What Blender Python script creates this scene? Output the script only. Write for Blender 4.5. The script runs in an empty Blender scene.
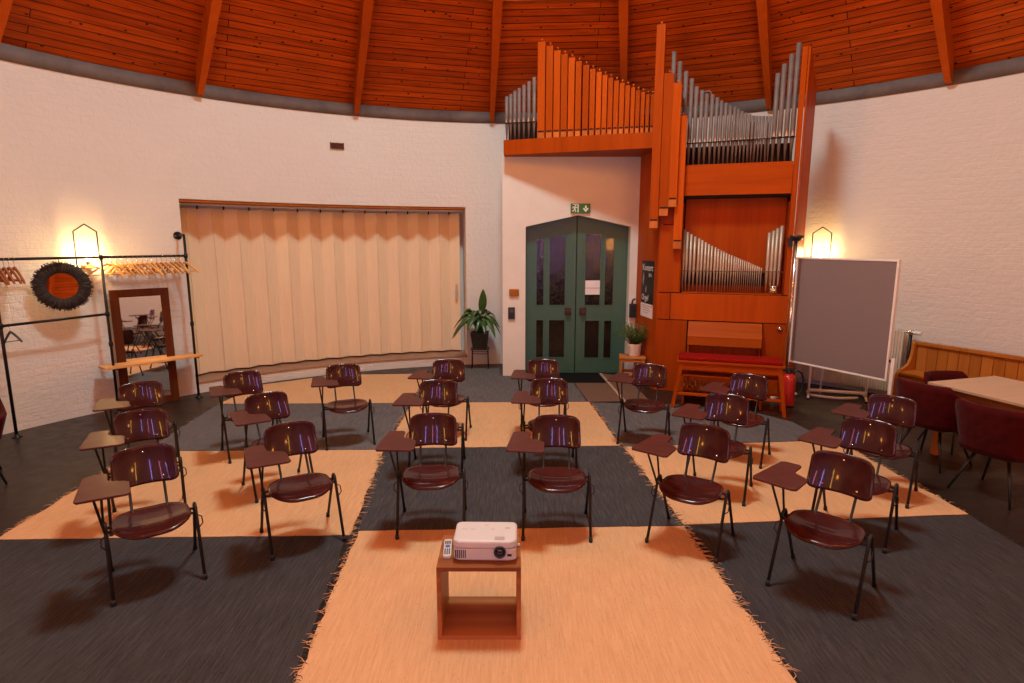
import bpy, bmesh, math, random
from mathutils import Vector, Matrix
random.seed(7)
PI = math.pi
scene = bpy.context.scene
COL = scene.collection

# ------------------------------------------------------------------ helpers
def R(d): return math.radians(d)

class MB:
    """collects shapes into one mesh"""
    def __init__(s): s.bm = bmesh.new(); s.mi = 0; s.T = Matrix.Identity(4); s.uv = None
    def _v(s, p): return s.bm.verts.new(s.T @ Vector(p))
    def face(s, vs, smooth=False):
        try: f = s.bm.faces.new(vs)
        except ValueError: return None
        f.material_index = s.mi; f.smooth = smooth; return f
    def poly(s, pts): return s.face([s._v(p) for p in pts])
    def box(s, a, b, bev=0.0):
        x0, x1 = sorted((a[0], b[0])); y0, y1 = sorted((a[1], b[1])); z0, z1 = sorted((a[2], b[2]))
        v = [s._v(p) for p in ((x0,y0,z0),(x1,y0,z0),(x1,y1,z0),(x0,y1,z0),(x0,y0,z1),(x1,y0,z1),(x1,y1,z1),(x0,y1,z1))]
        fs = [s.face([v[i] for i in q]) for q in ((0,3,2,1),(4,5,6,7),(0,1,5,4),(1,2,6,5),(2,3,7,6),(3,0,4,7))]
        if bev > 0:
            es = list({e for f in fs for e in f.edges})
            r = bmesh.ops.bevel(s.bm, geom=es, offset=bev, segments=2, affect='EDGES', profile=.6)
            for f in r['faces']: f.material_index = s.mi; f.smooth = True
        return s
    def prism(s, pts, z0, z1, plane='xy', bev=0.0):
        def P(p, z): return {'xy': (p[0], p[1], z), 'xz': (p[0], z, p[1]), 'yz': (z, p[0], p[1])}[plane]
        a = [s._v(P(p, z0)) for p in pts]; b = [s._v(P(p, z1)) for p in pts]
        n = len(pts); fs = [s.face(a[::-1]), s.face(b)]
        for i in range(n): fs.append(s.face([a[i], a[(i+1) % n], b[(i+1) % n], b[i]]))
        fs = [f for f in fs if f]
        bmesh.ops.recalc_face_normals(s.bm, faces=fs)
        if bev > 0:
            es = list({e for f in fs for e in f.edges})
            r = bmesh.ops.bevel(s.bm, geom=es, offset=bev, segments=2, affect='EDGES', profile=.6)
            for f in r['faces']: f.material_index = s.mi; f.smooth = True
        return s
    def tube(s, pts, r, n=8, cap=True, closed=False):
        pts = [Vector(p) for p in pts]; m = len(pts)
        rs = r if isinstance(r, (list, tuple)) else [r]*m
        rings = []; up = None
        for i, p in enumerate(pts):
            if closed: d = pts[(i+1) % m] - pts[i-1]
            else: d = (pts[min(i+1, m-1)] - pts[max(i-1, 0)])
            d.normalize()
            if up is None:
                up = Vector((0,0,1)) if abs(d.z) < .9 else Vector((1,0,0))
            x = d.cross(up)
            if x.length < 1e-4: x = d.cross(Vector((0,1,0)))
            x.normalize(); y = x.cross(d).normalized(); up = y
            rings.append([s._v(p + (x*math.cos(2*PI*k/n) + y*math.sin(2*PI*k/n))*rs[i]) for k in range(n)])
        for i in range(m if closed else m-1):
            a, b = rings[i], rings[(i+1) % m]
            for k in range(n): s.face([a[k], b[k], b[(k+1) % n], a[(k+1) % n]], True)
        if cap and not closed: s.face(rings[0]); s.face(rings[-1][::-1])
        return s
    def lathe(s, prof, n=20, c=(0,0,0), cap=True, smooth=True):
        rings = []
        for r, z in prof: rings.append([s._v((c[0]+r*math.cos(2*PI*k/n), c[1]+r*math.sin(2*PI*k/n), c[2]+z)) for k in range(n)])
        for a, b in zip(rings, rings[1:]):
            for k in range(n): s.face([a[k], a[(k+1) % n], b[(k+1) % n], b[k]], smooth)
        if cap: s.face(rings[0][::-1]); s.face(rings[-1])
        return s
    def sheet(s, fn, nu, nv, th, off=None):
        """double-sided curved sheet; fn(u,v) with u,v in -1..1; off = thickness direction fn or computed normal"""
        P = [[Vector(fn(-1+2*i/nu, -1+2*j/nv)) for j in range(nv+1)] for i in range(nu+1)]
        N = [[None]*(nv+1) for _ in range(nu+1)]
        for i in range(nu+1):
            for j in range(nv+1):
                du = P[min(i+1,nu)][j]-P[max(i-1,0)][j]; dv = P[i][min(j+1,nv)]-P[i][max(j-1,0)]
                n = du.cross(dv); N[i][j] = n.normalized() if n.length > 1e-9 else Vector((0,0,1))
        A = [[s._v(P[i][j]+N[i][j]*th/2) for j in range(nv+1)] for i in range(nu+1)]
        B = [[s._v(P[i][j]-N[i][j]*th/2) for j in range(nv+1)] for i in range(nu+1)]
        for i in range(nu):
            for j in range(nv):
                s.face([A[i][j],A[i+1][j],A[i+1][j+1],A[i][j+1]], True)
                s.face([B[i][j],B[i][j+1],B[i+1][j+1],B[i+1][j]], True)
        for i in range(nu):
            s.face([A[i][0],B[i][0],B[i+1][0],A[i+1][0]], True); s.face([A[i][nv],A[i+1][nv],B[i+1][nv],B[i][nv]], True)
        for j in range(nv):
            s.face([A[0][j],A[0][j+1],B[0][j+1],B[0][j]], True); s.face([A[nu][j],B[nu][j],B[nu][j+1],A[nu][j+1]], True)
        return s
    def build(s, name, mats, parent=None, recalc=False):
        if recalc: bmesh.ops.recalc_face_normals(s.bm, faces=s.bm.faces[:])
        me = bpy.data.meshes.new(name); s.bm.to_mesh(me); s.bm.free()
        for m in (mats if isinstance(mats, (list, tuple)) else [mats]): me.materials.append(m)
        o = bpy.data.objects.new(name, me); COL.objects.link(o)
        if parent: o.parent = parent
        return o

def tag(o, label=None, cat=None, group=None, kind=None):
    if label: o['label'] = label
    if cat: o['category'] = cat
    if group: o['group'] = group
    if kind: o['kind'] = kind
    return o
def thing(name, label, cat, loc=(0,0,0), rz=0.0, group=None, kind=None):
    o = bpy.data.objects.new(name, None); COL.objects.link(o); o.empty_display_size = .1
    o.location = loc; o.rotation_euler = (0,0,rz)
    return tag(o, label, cat, group, kind)
def kids(o): return [c for c in bpy.data.objects if c.parent == o]
def copy_tree(o, parent=None):
    c = o.copy(); COL.objects.link(c)
    if parent: c.parent = parent
    for k in kids(o): copy_tree(k, c)
    return c
def arc(c, r, a0, a1, n, plane='xz'):
    out = []
    for i in range(n+1):
        a = R(a0+(a1-a0)*i/n); u, v = r*math.cos(a), r*math.sin(a)
        out.append({'xz': (c[0]+u, c[1], c[2]+v), 'yz': (c[0], c[1]+u, c[2]+v), 'xy': (c[0]+u, c[1]+v, c[2])}[plane])
    return out

# ------------------------------------------------------------------ materials
class NT:
    def __init__(s, name):
        m = bpy.data.materials.new(name); m.use_nodes = True
        s.m = m; s.n = m.node_tree.nodes; s.l = m.node_tree.links
        s.b = s.n['Principled BSDF']; s.out = s.n['Material Output']
    def add(s, t, **kw):
        x = s.n.new(t)
        for k, v in kw.items():
            if k in x.inputs.keys(): x.inputs[k].default_value = v
            else: setattr(x, k, v)
        return x
    def link(s, a, b): s.l.new(a, b)
    def coord(s, kind='Object', scale=(1,1,1), rot=(0,0,0)):
        tc = s.add('ShaderNodeTexCoord'); mp = s.add('ShaderNodeMapping')
        mp.inputs['Scale'].default_value = scale; mp.inputs['Rotation'].default_value = rot
        s.link(tc.outputs[kind], mp.inputs['Vector']); return mp.outputs['Vector']
    def noise(s, vec, scale, detail=3, rough=.55):
        n = s.add('ShaderNodeTexNoise'); n.inputs['Scale'].default_value = scale
        n.inputs['Detail'].default_value = detail; n.inputs['Roughness'].default_value = rough
        s.link(vec, n.inputs['Vector']); return n.outputs['Fac']
    def ramp(s, fac, stops):
        r = s.add('ShaderNodeValToRGB'); el = r.color_ramp.elements
        while len(el) < len(stops): el.new(.5)
        for e, (p, c) in zip(el, stops): e.position = p; e.color = (*c, 1) if len(c) == 3 else c
        s.link(fac, r.inputs['Fac']); return r.outputs['Color']
    def mix(s, a, b, fac, mode='MIX'):
        x = s.add('ShaderNodeMix', data_type='RGBA', blend_type=mode)
        for src, i in ((fac, 0), (a, 6), (b, 7)):
            if hasattr(src, 'links') or hasattr(src, 'is_linked'): s.link(src, x.inputs[i])
            else: x.inputs[i].default_value = src if i == 0 else (*src, 1)
        return x.outputs[2]
    def bump(s, h, strength=.3, dist=.01, prev=None):
        b = s.add('ShaderNodeBump'); b.inputs['Strength'].default_value = strength; b.inputs['Distance'].default_value = dist
        s.link(h, b.inputs['Height'])
        if prev: s.link(prev, b.inputs['Normal'])
        return b.outputs['Normal']
    def set(s, col=None, rough=None, metal=None, normal=None, coat=None, spec=None, sheen=None):
        b = s.b
        for v, k in ((col, 'Base Color'), (rough, 'Roughness'), (metal, 'Metallic'), (normal, 'Normal'), (coat, 'Coat Weight'), (spec, 'Specular IOR Level'), (sheen, 'Sheen Weight')):
            if v is None: continue
            if hasattr(v, 'is_linked'): s.link(v, b.inputs[k])
            elif k == 'Base Color': b.inputs[k].default_value = (*v, 1)
            else: b.inputs[k].default_value = v
        return s.m

def plain(name, col, rough=.5, metal=0., var=.12, scale=14, bump=0., coat=0., bscale=60, spec=None):
    t = NT(name); v = t.coord()
    n = t.noise(v, scale)
    lo = tuple(c*(1-var) for c in col); hi = tuple(min(1, c*(1+var)) for c in col)
    c = t.ramp(n, [(.3, lo), (.7, hi)])
    nm = t.bump(t.noise(v, bscale, 4), bump, .004) if bump else None
    return t.set(c, rough, metal, nm, coat, spec)

def wood(name, base, dark, axis='z', scale=1.0, rough=.4, coat=.15, streak=.55):
    t = NT(name)
    sc = {'x': (1.2, 22, 22), 'y': (22, 1.2, 22), 'z': (22, 22, 1.2)}[axis]
    v = t.coord('Object', tuple(k*scale for k in sc))
    n1 = t.noise(v, 1.0, 5, .6)
    v2 = t.coord('Object', tuple(k*scale*.22 for k in sc)); n2 = t.noise(v2, 1.0, 2, .5)
    m = t.mix(n1, n2, .45)
    lo = tuple(b*(1-streak)+d*streak for b, d in zip(base, dark))
    c = t.ramp(m, [(.32, lo), (.52, base), (.72, tuple(min(1, x*1.18) for x in base))])
    oi = t.add('ShaderNodeObjectInfo')
    c = t.mix(c, t.ramp(oi.outputs['Random'], [(.0, (.80,.76,.72)), (1., (1.16,1.2,1.2))]), 1.0, 'MULTIPLY')
    return t.set(c, rough, None, t.bump(n1, .06, .003), 0.0, .06)

M = {}
# painted brick (UV in metres)
t = NT('painted_brick'); v = t.coord('UV')
nz = t.noise(v, 3.5, 3); 
dv = t.add('ShaderNodeMix', data_type='VECTOR'); dv.inputs[0].default_value = .032
nc = t.add('ShaderNodeTexNoise'); nc.inputs['Scale'].default_value = 5; t.link(v, nc.inputs['Vector'])
t.link(v, dv.inputs[4]); t.link(nc.outputs['Color'], dv.inputs[5])
br = t.add('ShaderNodeTexBrick'); t.link(dv.outputs[1], br.inputs['Vector'])
br.inputs['Scale'].default_value = 1; br.inputs['Brick Width'].default_value = .26; br.inputs['Row Height'].default_value = .085
br.inputs['Mortar Size'].default_value = .009; br.inputs['Mortar Smooth'].default_value = .8; br.inputs['Bias'].default_value = 0
br.inputs['Color1'].default_value = (.66,.625,.58,1); br.inputs['Color2'].default_value = (.64,.605,.56,1); br.inputs['Mortar'].default_value = (.635,.60,.555,1)
cc = t.mix(br.outputs['Color'], (.675,.645,.60), nz)
inv = t.add('ShaderNodeMath', operation='SUBTRACT'); inv.inputs[0].default_value = 1; t.link(br.outputs['Fac'], inv.inputs[1])
nb = t.bump(inv.outputs[0], .22, .009)
nb = t.bump(t.noise(v, 15, 4, .6), .45, .025, nb)
M['brick'] = t.set(cc, .62, None, nb)
# ceiling planks (UV in metres)
t = NT('ceiling_planks'); v = t.coord('UV')
br = t.add('ShaderNodeTexBrick'); t.link(v, br.inputs['Vector'])
br.inputs['Scale'].default_value = 1; br.inputs['Brick Width'].default_value = 5.2; br.inputs['Row Height'].default_value = .098
br.inputs['Mortar Size'].default_value = .006; br.inputs['Mortar Smooth'].default_value = .3
br.offset = .37
br.inputs['Color1'].default_value = (.52,.098,.005,1); br.inputs['Color2'].default_value = (.36,.062,.003,1); br.inputs['Mortar'].default_value = (.05,.010,.003,1)
v2 = t.coord('UV', (1.5, 26, 1)); g = t.noise(v2, 1, 5, .6)
gr = t.ramp(g, [(.3, (.55,.5,.45)), (.65, (1.15,1.1,1.1))])
c1 = t.mix(br.outputs['Color'], gr, 1.0, 'MULTIPLY')
vo = t.add('ShaderNodeTexVoronoi', feature='F1'); vo.inputs['Scale'].default_value = 1; vo.inputs['Randomness'].default_value = 1
t.link(t.coord('UV', (6.5, 9.5, 1)), vo.inputs['Vector'])
kn = t.ramp(vo.outputs['Distance'], [(.09, (1,1,1)), (.15, (0,0,0))])
c2 = t.mix(c1, (.05,.014,.006), kn)
inv = t.add('ShaderNodeMath', operation='SUBTRACT'); inv.inputs[0].default_value = 1; t.link(br.outputs['Fac'], inv.inputs[1])
M['planks'] = t.set(c2, .5, None, t.bump(inv.outputs[0], .6, .01), 0, .15)
# concrete
t = NT('board_marked_concrete'); v = t.coord('UV')
n = t.noise(v, 2.2, 5, .65)
M['concrete'] = t.set(t.ramp(n, [(.3, (.09,.070,.066)), (.7, (.17,.138,.13))]), .8, None, t.bump(t.noise(v, 30, 3), .25, .006))
# floor tiles
t = NT('dark_floor_tiles'); v = t.coord('Object', (1,1,1), (0,0,R(4)))
br = t.add('ShaderNodeTexBrick'); t.link(v, br.inputs['Vector']); br.offset = 0.5
br.inputs['Scale'].default_value = 1; br.inputs['Brick Width'].default_value = .6; br.inputs['Row Height'].default_value = .3
br.inputs['Mortar Size'].default_value = .005; br.inputs['Mortar Smooth'].default_value = .2
br.inputs['Color1'].default_value = (.016,.0105,.008,1); br.inputs['Color2'].default_value = (.022,.0145,.011,1); br.inputs['Mortar'].default_value = (.008,.0055,.0045,1)
n = t.noise(v, 7, 5, .6)
M['floor'] = t.set(t.mix(br.outputs['Color'], (.027,.018,.0135), n), t.ramp(n, [(.3,(.30,.30,.30)),(.7,(.46,.46,.46))]), None, t.bump(n, .12, .004), None, .3)
# plaster
t = NT('white_plaster'); v = t.coord('Object'); n = t.noise(v, 5, 4)
M['plaster'] = t.set(t.ramp(n, [(.3,(.69,.65,.59)),(.7,(.73,.69,.63))]), .7, None, t.bump(t.noise(v, 45, 4), .12, .005))
# woods
M['organ'] = wood('organ_veneer', (.36,.056,.003), (.23,.028,.0013), 'z', .9, .42, .04)
M['organh'] = wood('organ_veneer_horizontal', (.36,.056,.003), (.23,.028,.0013), 'x', .9, .42, .04)
M['organlid'] = wood('keydesk_lid_wood', (.30,.058,.0045), (.19,.028,.002), 'x', .9, .5, .0)
M['organpipe'] = wood('organ_pipe_wood', (.43,.072,.0045), (.30,.039,.0022), 'z', 1.1, .42, .04)
M['organlight'] = wood('pipe_foot_wood', (.50,.15,.035), (.38,.095,.02), 'z', 1.1, .4, .1)
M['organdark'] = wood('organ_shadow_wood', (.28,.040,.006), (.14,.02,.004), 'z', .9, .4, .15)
M['beam'] = wood('beam_wood', (.46,.090,.009), (.32,.052,.005), 'z', .5, .42, .15)
M['pine'] = wood('pine_boards', (.42,.145,.026), (.30,.085,.013), 'z', .8, .42, .15)
M['oak'] = wood('oiled_oak', (.66,.33,.12), (.44,.18,.055), 'x', .9, .38, .15)
M['walnut'] = wood('dark_walnut', (.085,.021,.008), (.045,.011,.005), 'z', .9, .35, .25)
M['acacia'] = wood('acacia_boards', (.34,.125,.045), (.11,.036,.016), 'x', .55, .38, .2, .8)
M['tabletop'] = wood('pale_beech', (.50,.33,.215), (.42,.26,.15), 'y', .6, .45, .1)
M['hanger'] = wood('hanger_beech', (.74,.40,.13), (.58,.27,.07), 'x', 1.2, .35, .2)
M['hangerred'] = wood('reddish_hanger_wood', (.36,.115,.04), (.24,.07,.02), 'x', 1.2, .4, .1)
M['stool'] = wood('stool_pine', (.46,.17,.045), (.32,.10,.025), 'z', 1, .45, .1)
# chair laminate
t = NT('maroon_laminate'); v = t.coord('Object', (6, 40, 6)); n = t.noise(v, 1, 5, .6)
M['maroon'] = t.set(t.ramp(n, [(.3,(.033,.0058,.0056)),(.7,(.056,.0102,.0090))]), .26, None, None, .38, .12)
t.b.inputs['Coat Roughness'].default_value = .035
t = NT('tablet_laminate'); v = t.coord('Object', (6, 40, 6)); n = t.noise(v, 1, 5, .6)
M['tablet'] = t.set(t.ramp(n, [(.3,(.062,.0145,.011)),(.7,(.095,.024,.018))]), .48, None, None, .05, .2)
t.b.inputs['Coat Roughness'].default_value = .2
M['steel'] = plain('dark_steel_tube', (.020,.017,.016), .45, .1, .2, spec=.25)
M['chrome'] = plain('chrome', (.72,.70,.68), .18, 1., .04)
M['rubber'] = plain('black_rubber', (.012,.011,.011), .6)
M['blackpipe'] = plain('black_iron_pipe', (.018,.016,.016), .42, .6, .25, 20, .1)
M['blackmetal'] = plain('matt_black_metal', (.014,.013,.013), .45, .3)
M['black'] = plain('black_plastic', (.012,.011,.012), .4)
M['void'] = plain('dark_gap', (.006,.004,.004), .9)
M['pipemetal'] = plain('pipe_tin', (.48,.385,.29), .45, .5, .14, 8)
M['pipelead'] = plain('pipe_zinc', (.19,.145,.13), .6, .25, .16, 8, spec=.25)
M['white'] = plain('white_lacquer', (.80,.77,.73), .35, 0, .03)
M['whiteplastic'] = plain('white_plastic', (.58,.565,.55), .38, 0, .02)
M['greyplastic'] = plain('grey_plastic', (.42,.36,.34), .45, 0, .05)
M['paper'] = plain('white_paper', (.80,.74,.76), .8, 0, .03)
M['pinfelt'] = plain('grey_felt', (.215,.165,.16), .92, 0, .08, 120, .15, 0, 220)
M['radiator'] = plain('cream_radiator_enamel', (.68,.58,.44), .42, 0, .05)
M['green'] = plain('green_door_paint', (.042,.108,.078), .38, 0, .06, 10, .04)
M['rust'] = plain('dark_bronze', (.075,.030,.022), .5, .5, .3)
M['redpaint'] = plain('red_extinguisher_paint', (.55,.016,.010), .25, 0, .05, 10, 0, .5)
M['terracotta'] = plain('sill_tiles', (.30,.16,.095), .45, 0, .15, 9)
M['whitepot'] = plain('white_ceramic', (.78,.74,.70), .3, 0, .03)
M['blackpot'] = plain('black_pot', (.014,.014,.013), .35)
M['signgreen'] = plain('sign_green', (.012,.16,.035), .4, 0, .05)
M['signwhite'] = plain('sign_white', (.85,.85,.82), .4, 0, .02)
M['mat'] = plain('black_door_mat', (.008,.007,.007), .95, 0, .3, 90, .4, spec=.1)
M['brownmat'] = plain('brown_carpet', (.135,.068,.04), .95, 0, .22, 60, .3)
M['palestrip'] = plain('pale_edging', (.42,.27,.18), .8, 0, .1)
M['wicker'] = plain('black_wicker', (.022,.017,.014), .6, 0, .5, 40, .5, 0, 50)
M['straw'] = plain('dull_straw', (.10,.07,.045), .6)
M['blue'] = plain('blue_buttons', (.07,.12,.38), .4)
M['darkgrey'] = plain('dark_grey', (.07,.06,.06), .5)
t = NT('mirror_glass'); M['mirror'] = t.set((.85,.83,.82), .02, 1.0)
t = NT('lens_glass'); M['lens'] = t.set((.01,.01,.015), .05, None, None, 1.0)
# accordion partition panel
t = NT('ivory_vinyl'); v = t.coord('Object', (30,30,3)); n = t.noise(v, 1, 3)
M['ivory'] = t.set(t.ramp(n, [(.3,(.78,.62,.42)),(.7,(.82,.66,.46))]), .48)
# velvet with diamond quilting
t = NT('red_velvet'); v = t.coord('Object')
ws = []
for sgn in (1, -1):
    w = t.add('ShaderNodeTexWave', wave_type='BANDS', bands_direction='X'); w.inputs['Scale'].default_value = 3.2; w.inputs['Distortion'].default_value = 0
    t.link(t.coord('Object', (1,1,1), (0, R(45*sgn), 0)), w.inputs['Vector']); ws.append(w.outputs['Fac'])
mx = t.add('ShaderNodeMath', operation='MINIMUM'); t.link(ws[0], mx.inputs[0]); t.link(ws[1], mx.inputs[1])
n = t.noise(v, 9, 3)
M['velvet'] = t.set(t.ramp(n, [(.3,(.040,.0022,.0024)),(.7,(.066,.0034,.0037))]), .8, None, t.bump(mx.outputs[0], .25, .01), None, .08, .04)
t = NT('red_cushion_cloth'); v = t.coord(); n = t.noise(v, 40, 3)
M['redcloth'] = t.set(t.ramp(n, [(.3,(.19,.005,.0025)),(.7,(.27,.0075,.004))]), .85, None, t.bump(n, .2, .003), None, .06)
# rag rugs: fine weft streaks running with the room's long axis
def rag(name, lo, mid, hi, fleck):
    t = NT(name)
    v = t.coord('Object', (85, 4.5, 1), (0,0,R(-4))); n = t.noise(v, 1, 4, .65)
    v2 = t.coord('Object', (150, 34, 1), (0,0,R(-4))); n2 = t.noise(v2, 1, 2, .5)
    v3 = t.coord('Object', (1, 1, 1)); n3 = t.noise(v3, 2.2, 3)
    c = t.ramp(n, [(.28, lo), (.5, mid), (.72, hi)])
    c = t.mix(c, fleck, t.ramp(n2, [(.64, (0,0,0)), (.70, (.9,.9,.9))]))
    c = t.mix(c, hi, t.ramp(n3, [(.45, (0,0,0)), (.75, (.25,.25,.25))]))
    return t.set(c, .93, None, t.bump(t.mix(n, n2, .5), .55, .008), None, .15)
M['rugbeige'] = rag('beige_rag_weave', (.53,.29,.14), (.60,.345,.172), (.66,.395,.205), (.45,.22,.09))
M['rugdark'] = rag('charcoal_rag_weave', (.030,.027,.029), (.050,.046,.048), (.082,.076,.079), (.012,.010,.011))
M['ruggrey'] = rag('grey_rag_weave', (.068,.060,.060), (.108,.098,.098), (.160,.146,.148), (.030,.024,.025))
M['rugshaded'] = rag('shaded_charcoal_rag_weave', (.024,.022,.023), (.040,.037,.039), (.066,.061,.064), (.010,.008,.009))  # charcoal weave darkened: light fall-off in the front corners put into its colour
# cathedral glass of the doors
t = NT('rippled_dark_glass'); v = t.coord('Object')
n = t.noise(t.coord('Object', (1,1,.35)), 26, 2)
M['doorglass'] = t.set((.03,.02,.015), .05, None, t.bump(n, .4, .02))
t.b.inputs['Transmission Weight'].default_value = .75
# leaves
t = NT('peace_lily_leaf'); v = t.coord(); n = t.noise(v, 6, 3)
M['leaf'] = t.set(t.ramp(n, [(.3,(.018,.055,.012)),(.7,(.05,.12,.025))]), .32)
t = NT('herb_leaf'); v = t.coord(); n = t.noise(v, 14, 3)
M['herb'] = t.set(t.ramp(n, [(.3,(.05,.085,.012)),(.7,(.13,.18,.035))]), .55)
M['soil'] = plain('potting_soil', (.02,.013,.009), .95, 0, .4, 40, .4)
def emit(name, col, st):
    t = NT(name); t.b.inputs['Emission Color'].default_value = (*col, 1); t.b.inputs['Emission Strength'].default_value = st
    return t.set(col, .5)
M['bulb'] = emit('warm_bulb', (1,.62,.26), 30)
M['globe'] = emit('pendant_globe', (1,.50,.15), 6)
M['glow'] = emit('lobby_globe', (1,.55,.18), 9)
M['diffuser'] = emit('pendant_diffuser', (.85,1,1), 3)
M['glassviolet'] = emit('violet_window_glass', (.42,.34,1.0), 30)
M['streakamber'] = emit('added_amber_glow', (1.0,.48,.10), 30)  # added glow that gives the chair backs their gold streaks
M['glassrose'] = emit('rose_window_glass', (1.0,.30,.55), 18)

# ------------------------------------------------------------------ camera
CAM_H = 2.17
cd = bpy.data.cameras.new('camera'); cam = bpy.data.objects.new('camera', cd); COL.objects.link(cam)
cam.location = (0,0,CAM_H); cam.rotation_euler = (R(90-9.7), 0, 0)
cd.sensor_width = 36; cd.lens = 585/1024*36; cd.clip_start = .05
scene.camera = cam

# ------------------------------------------------------------------ room shell
CX, CY, RW, HR = .35, 3.57, 6.77, 4.125
def cyl(a, r, z=0.): return Vector((CX+r*math.cos(R(a)), CY+r*math.sin(R(a)), z))

def finish_uv(o, fn):
    me = o.data; uvl = me.uv_layers.new(name='UVMap')
    for p in me.polygons:
        for li in p.loop_indices:
            uvl.data[li].uv = fn(me.vertices[me.loops[li].vertex_index].co, p)
def cyl_uv(co, p):
    a = math.atan2(co.y-CY, co.x-CX)
    c = p.center; ac = math.atan2(c.y-CY, c.x-CX)
    if a-ac > PI: a -= 2*PI
    if ac-a > PI: a += 2*PI
    return (a*RW, co.z)

mb = MB(); mb.lathe([(7.6, -.05), (7.6, 0.)], 96, (CX, CY, 0)); fl_o = mb.build('floor', M['floor']); tag(fl_o, kind='structure')

NA0, NA1, NZ0, NZ1, NR = 99.75, 136.55, .14, 2.75, RW+.58
angs = sorted(set([round(i*2.0, 3) for i in range(180)] + [NA0, NA1]))
mb = MB(); zs = [0, NZ0, NZ1, HR]
ring = {}
for a in angs:
    for z in zs: ring[(a, z)] = mb._v(cyl(a, RW, z))
for i, a in enumerate(angs):
    b = angs[(i+1) % len(angs)]
    for z0, z1 in zip(zs, zs[1:]):
        if z0 == NZ0 and NA0 <= a and b <= NA1 and b > a: continue
        mb.face([ring[(a,z0)], ring[(a,z1)], ring[(b,z1)], ring[(b,z0)]], True)
w = mb.build('wall_round', M['brick']); finish_uv(w, cyl_uv); tag(w, kind='structure')
# recess of the folding partition
na = [NA0+(NA1-NA0)*i/24 for i in range(25)]
mb = MB()
for a, b in zip(na, na[1:]):
    mb.poly([cyl(a,NR,NZ0), cyl(a,NR,NZ1), cyl(b,NR,NZ1), cyl(b,NR,NZ0)])
    mb.poly([cyl(a,RW,NZ1), cyl(b,RW,NZ1), cyl(b,NR,NZ1), cyl(a,NR,NZ1)])
for a in (NA0, NA1): mb.poly([cyl(a,RW,NZ0), cyl(a,NR,NZ0), cyl(a,NR,NZ1), cyl(a,RW,NZ1)])
w = mb.build('wall_recess', M['plaster']); tag(w, kind='structure')
mb = MB()
for a, b in zip(na, na[1:]):
    lo = [cyl(a,RW-.012,NZ0), cyl(b,RW-.012,NZ0), cyl(b,NR,NZ0), cyl(a,NR,NZ0)]
    hi = [p+Vector((0,0,.022)) for p in lo]
    mb.poly(hi[::-1]); mb.poly([lo[0], lo[1], hi[1], hi[0]]); mb.poly(lo)
w = mb.build('trim_1', M['terracotta'], recalc=True); tag(w, kind='structure')

mb = MB()
for a, b in zip(na, na[1:]):
    q = [cyl(a,RW+.02,NZ1-.035), cyl(b,RW+.02,NZ1-.035), cyl(b,RW+.40,NZ1-.035), cyl(a,RW+.40,NZ1-.035)]; h = [p+Vector((0,0,.03)) for p in q]
    mb.poly(q); mb.poly(h[::-1]); mb.poly([q[0],q[1],h[1],h[0]]); mb.poly([q[3],q[2],h[2],h[3]])
w = mb.build('trim_3', M['pine'], recalc=True); tag(w, kind='structure')  # added soffit board; its orange stands for warm light on the lintel underside
# concrete ring
mb = MB(); rr = [(RW-.012, HR), (RW-.012, HR+.18), (RW+.5, HR+.18), (RW+.5, HR)]
vs = {}
for i in range(180):
    for k, (r, z) in enumerate(rr): vs[(i,k)] = mb._v(cyl(i*2, r, z))
for i in range(180):
    j = (i+1) % 180
    for k in range(4): mb.face([vs[(i,k)], vs[(i,(k+1)%4)], vs[(j,(k+1)%4)], vs[(j,k)]], k == 0)
o = mb.build('trim_2', M['concrete'], recalc=True); finish_uv(o, cyl_uv); tag(o, kind='structure')

# cone ceiling of 19 planked facets
NB, RC, SL = 19, 6.87, math.tan(R(44.5))
BA = [39.6+18.76*i if i < 7 else 39.6+18.76*6+(360-18.76*6)/13*(i-6) for i in range(20)]
RT = .95; ZB = HR+.18
def cone(a, r, dz=0.): return cyl(a, r, ZB+(RC-r)*SL+dz)
mb = MB(); faces = []
for i in range(NB):
    a, b = BA[i], BA[i+1]
    faces.append(mb.poly([cone(a,RC), cone(a,RT), cone(b,RT), cone(b,RC)]))
mb.poly([cone(BA[i], RT) for i in range(NB)])
o = mb.build('ceiling', M['planks'])
me = o.data; uvl = me.uv_layers.new(name='UVMap')
for p in me.polygons:
    k = p.index; am = (BA[k]+BA[k+1])/2 if k < NB else 0
    tan = Vector((-math.sin(R(am)), math.cos(R(am)), 0)); rad = Vector((math.cos(R(am)), math.sin(R(am)), 0))
    for li in p.loop_indices:
        co = me.vertices[me.loops[li].vertex_index].co - Vector((CX,CY,ZB))
        uvl.data[li].uv = (co.dot(tan)+k*7.13, math.hypot(RC-co.dot(rad), co.z)+k*.0)
tag(o, kind='structure')

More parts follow.
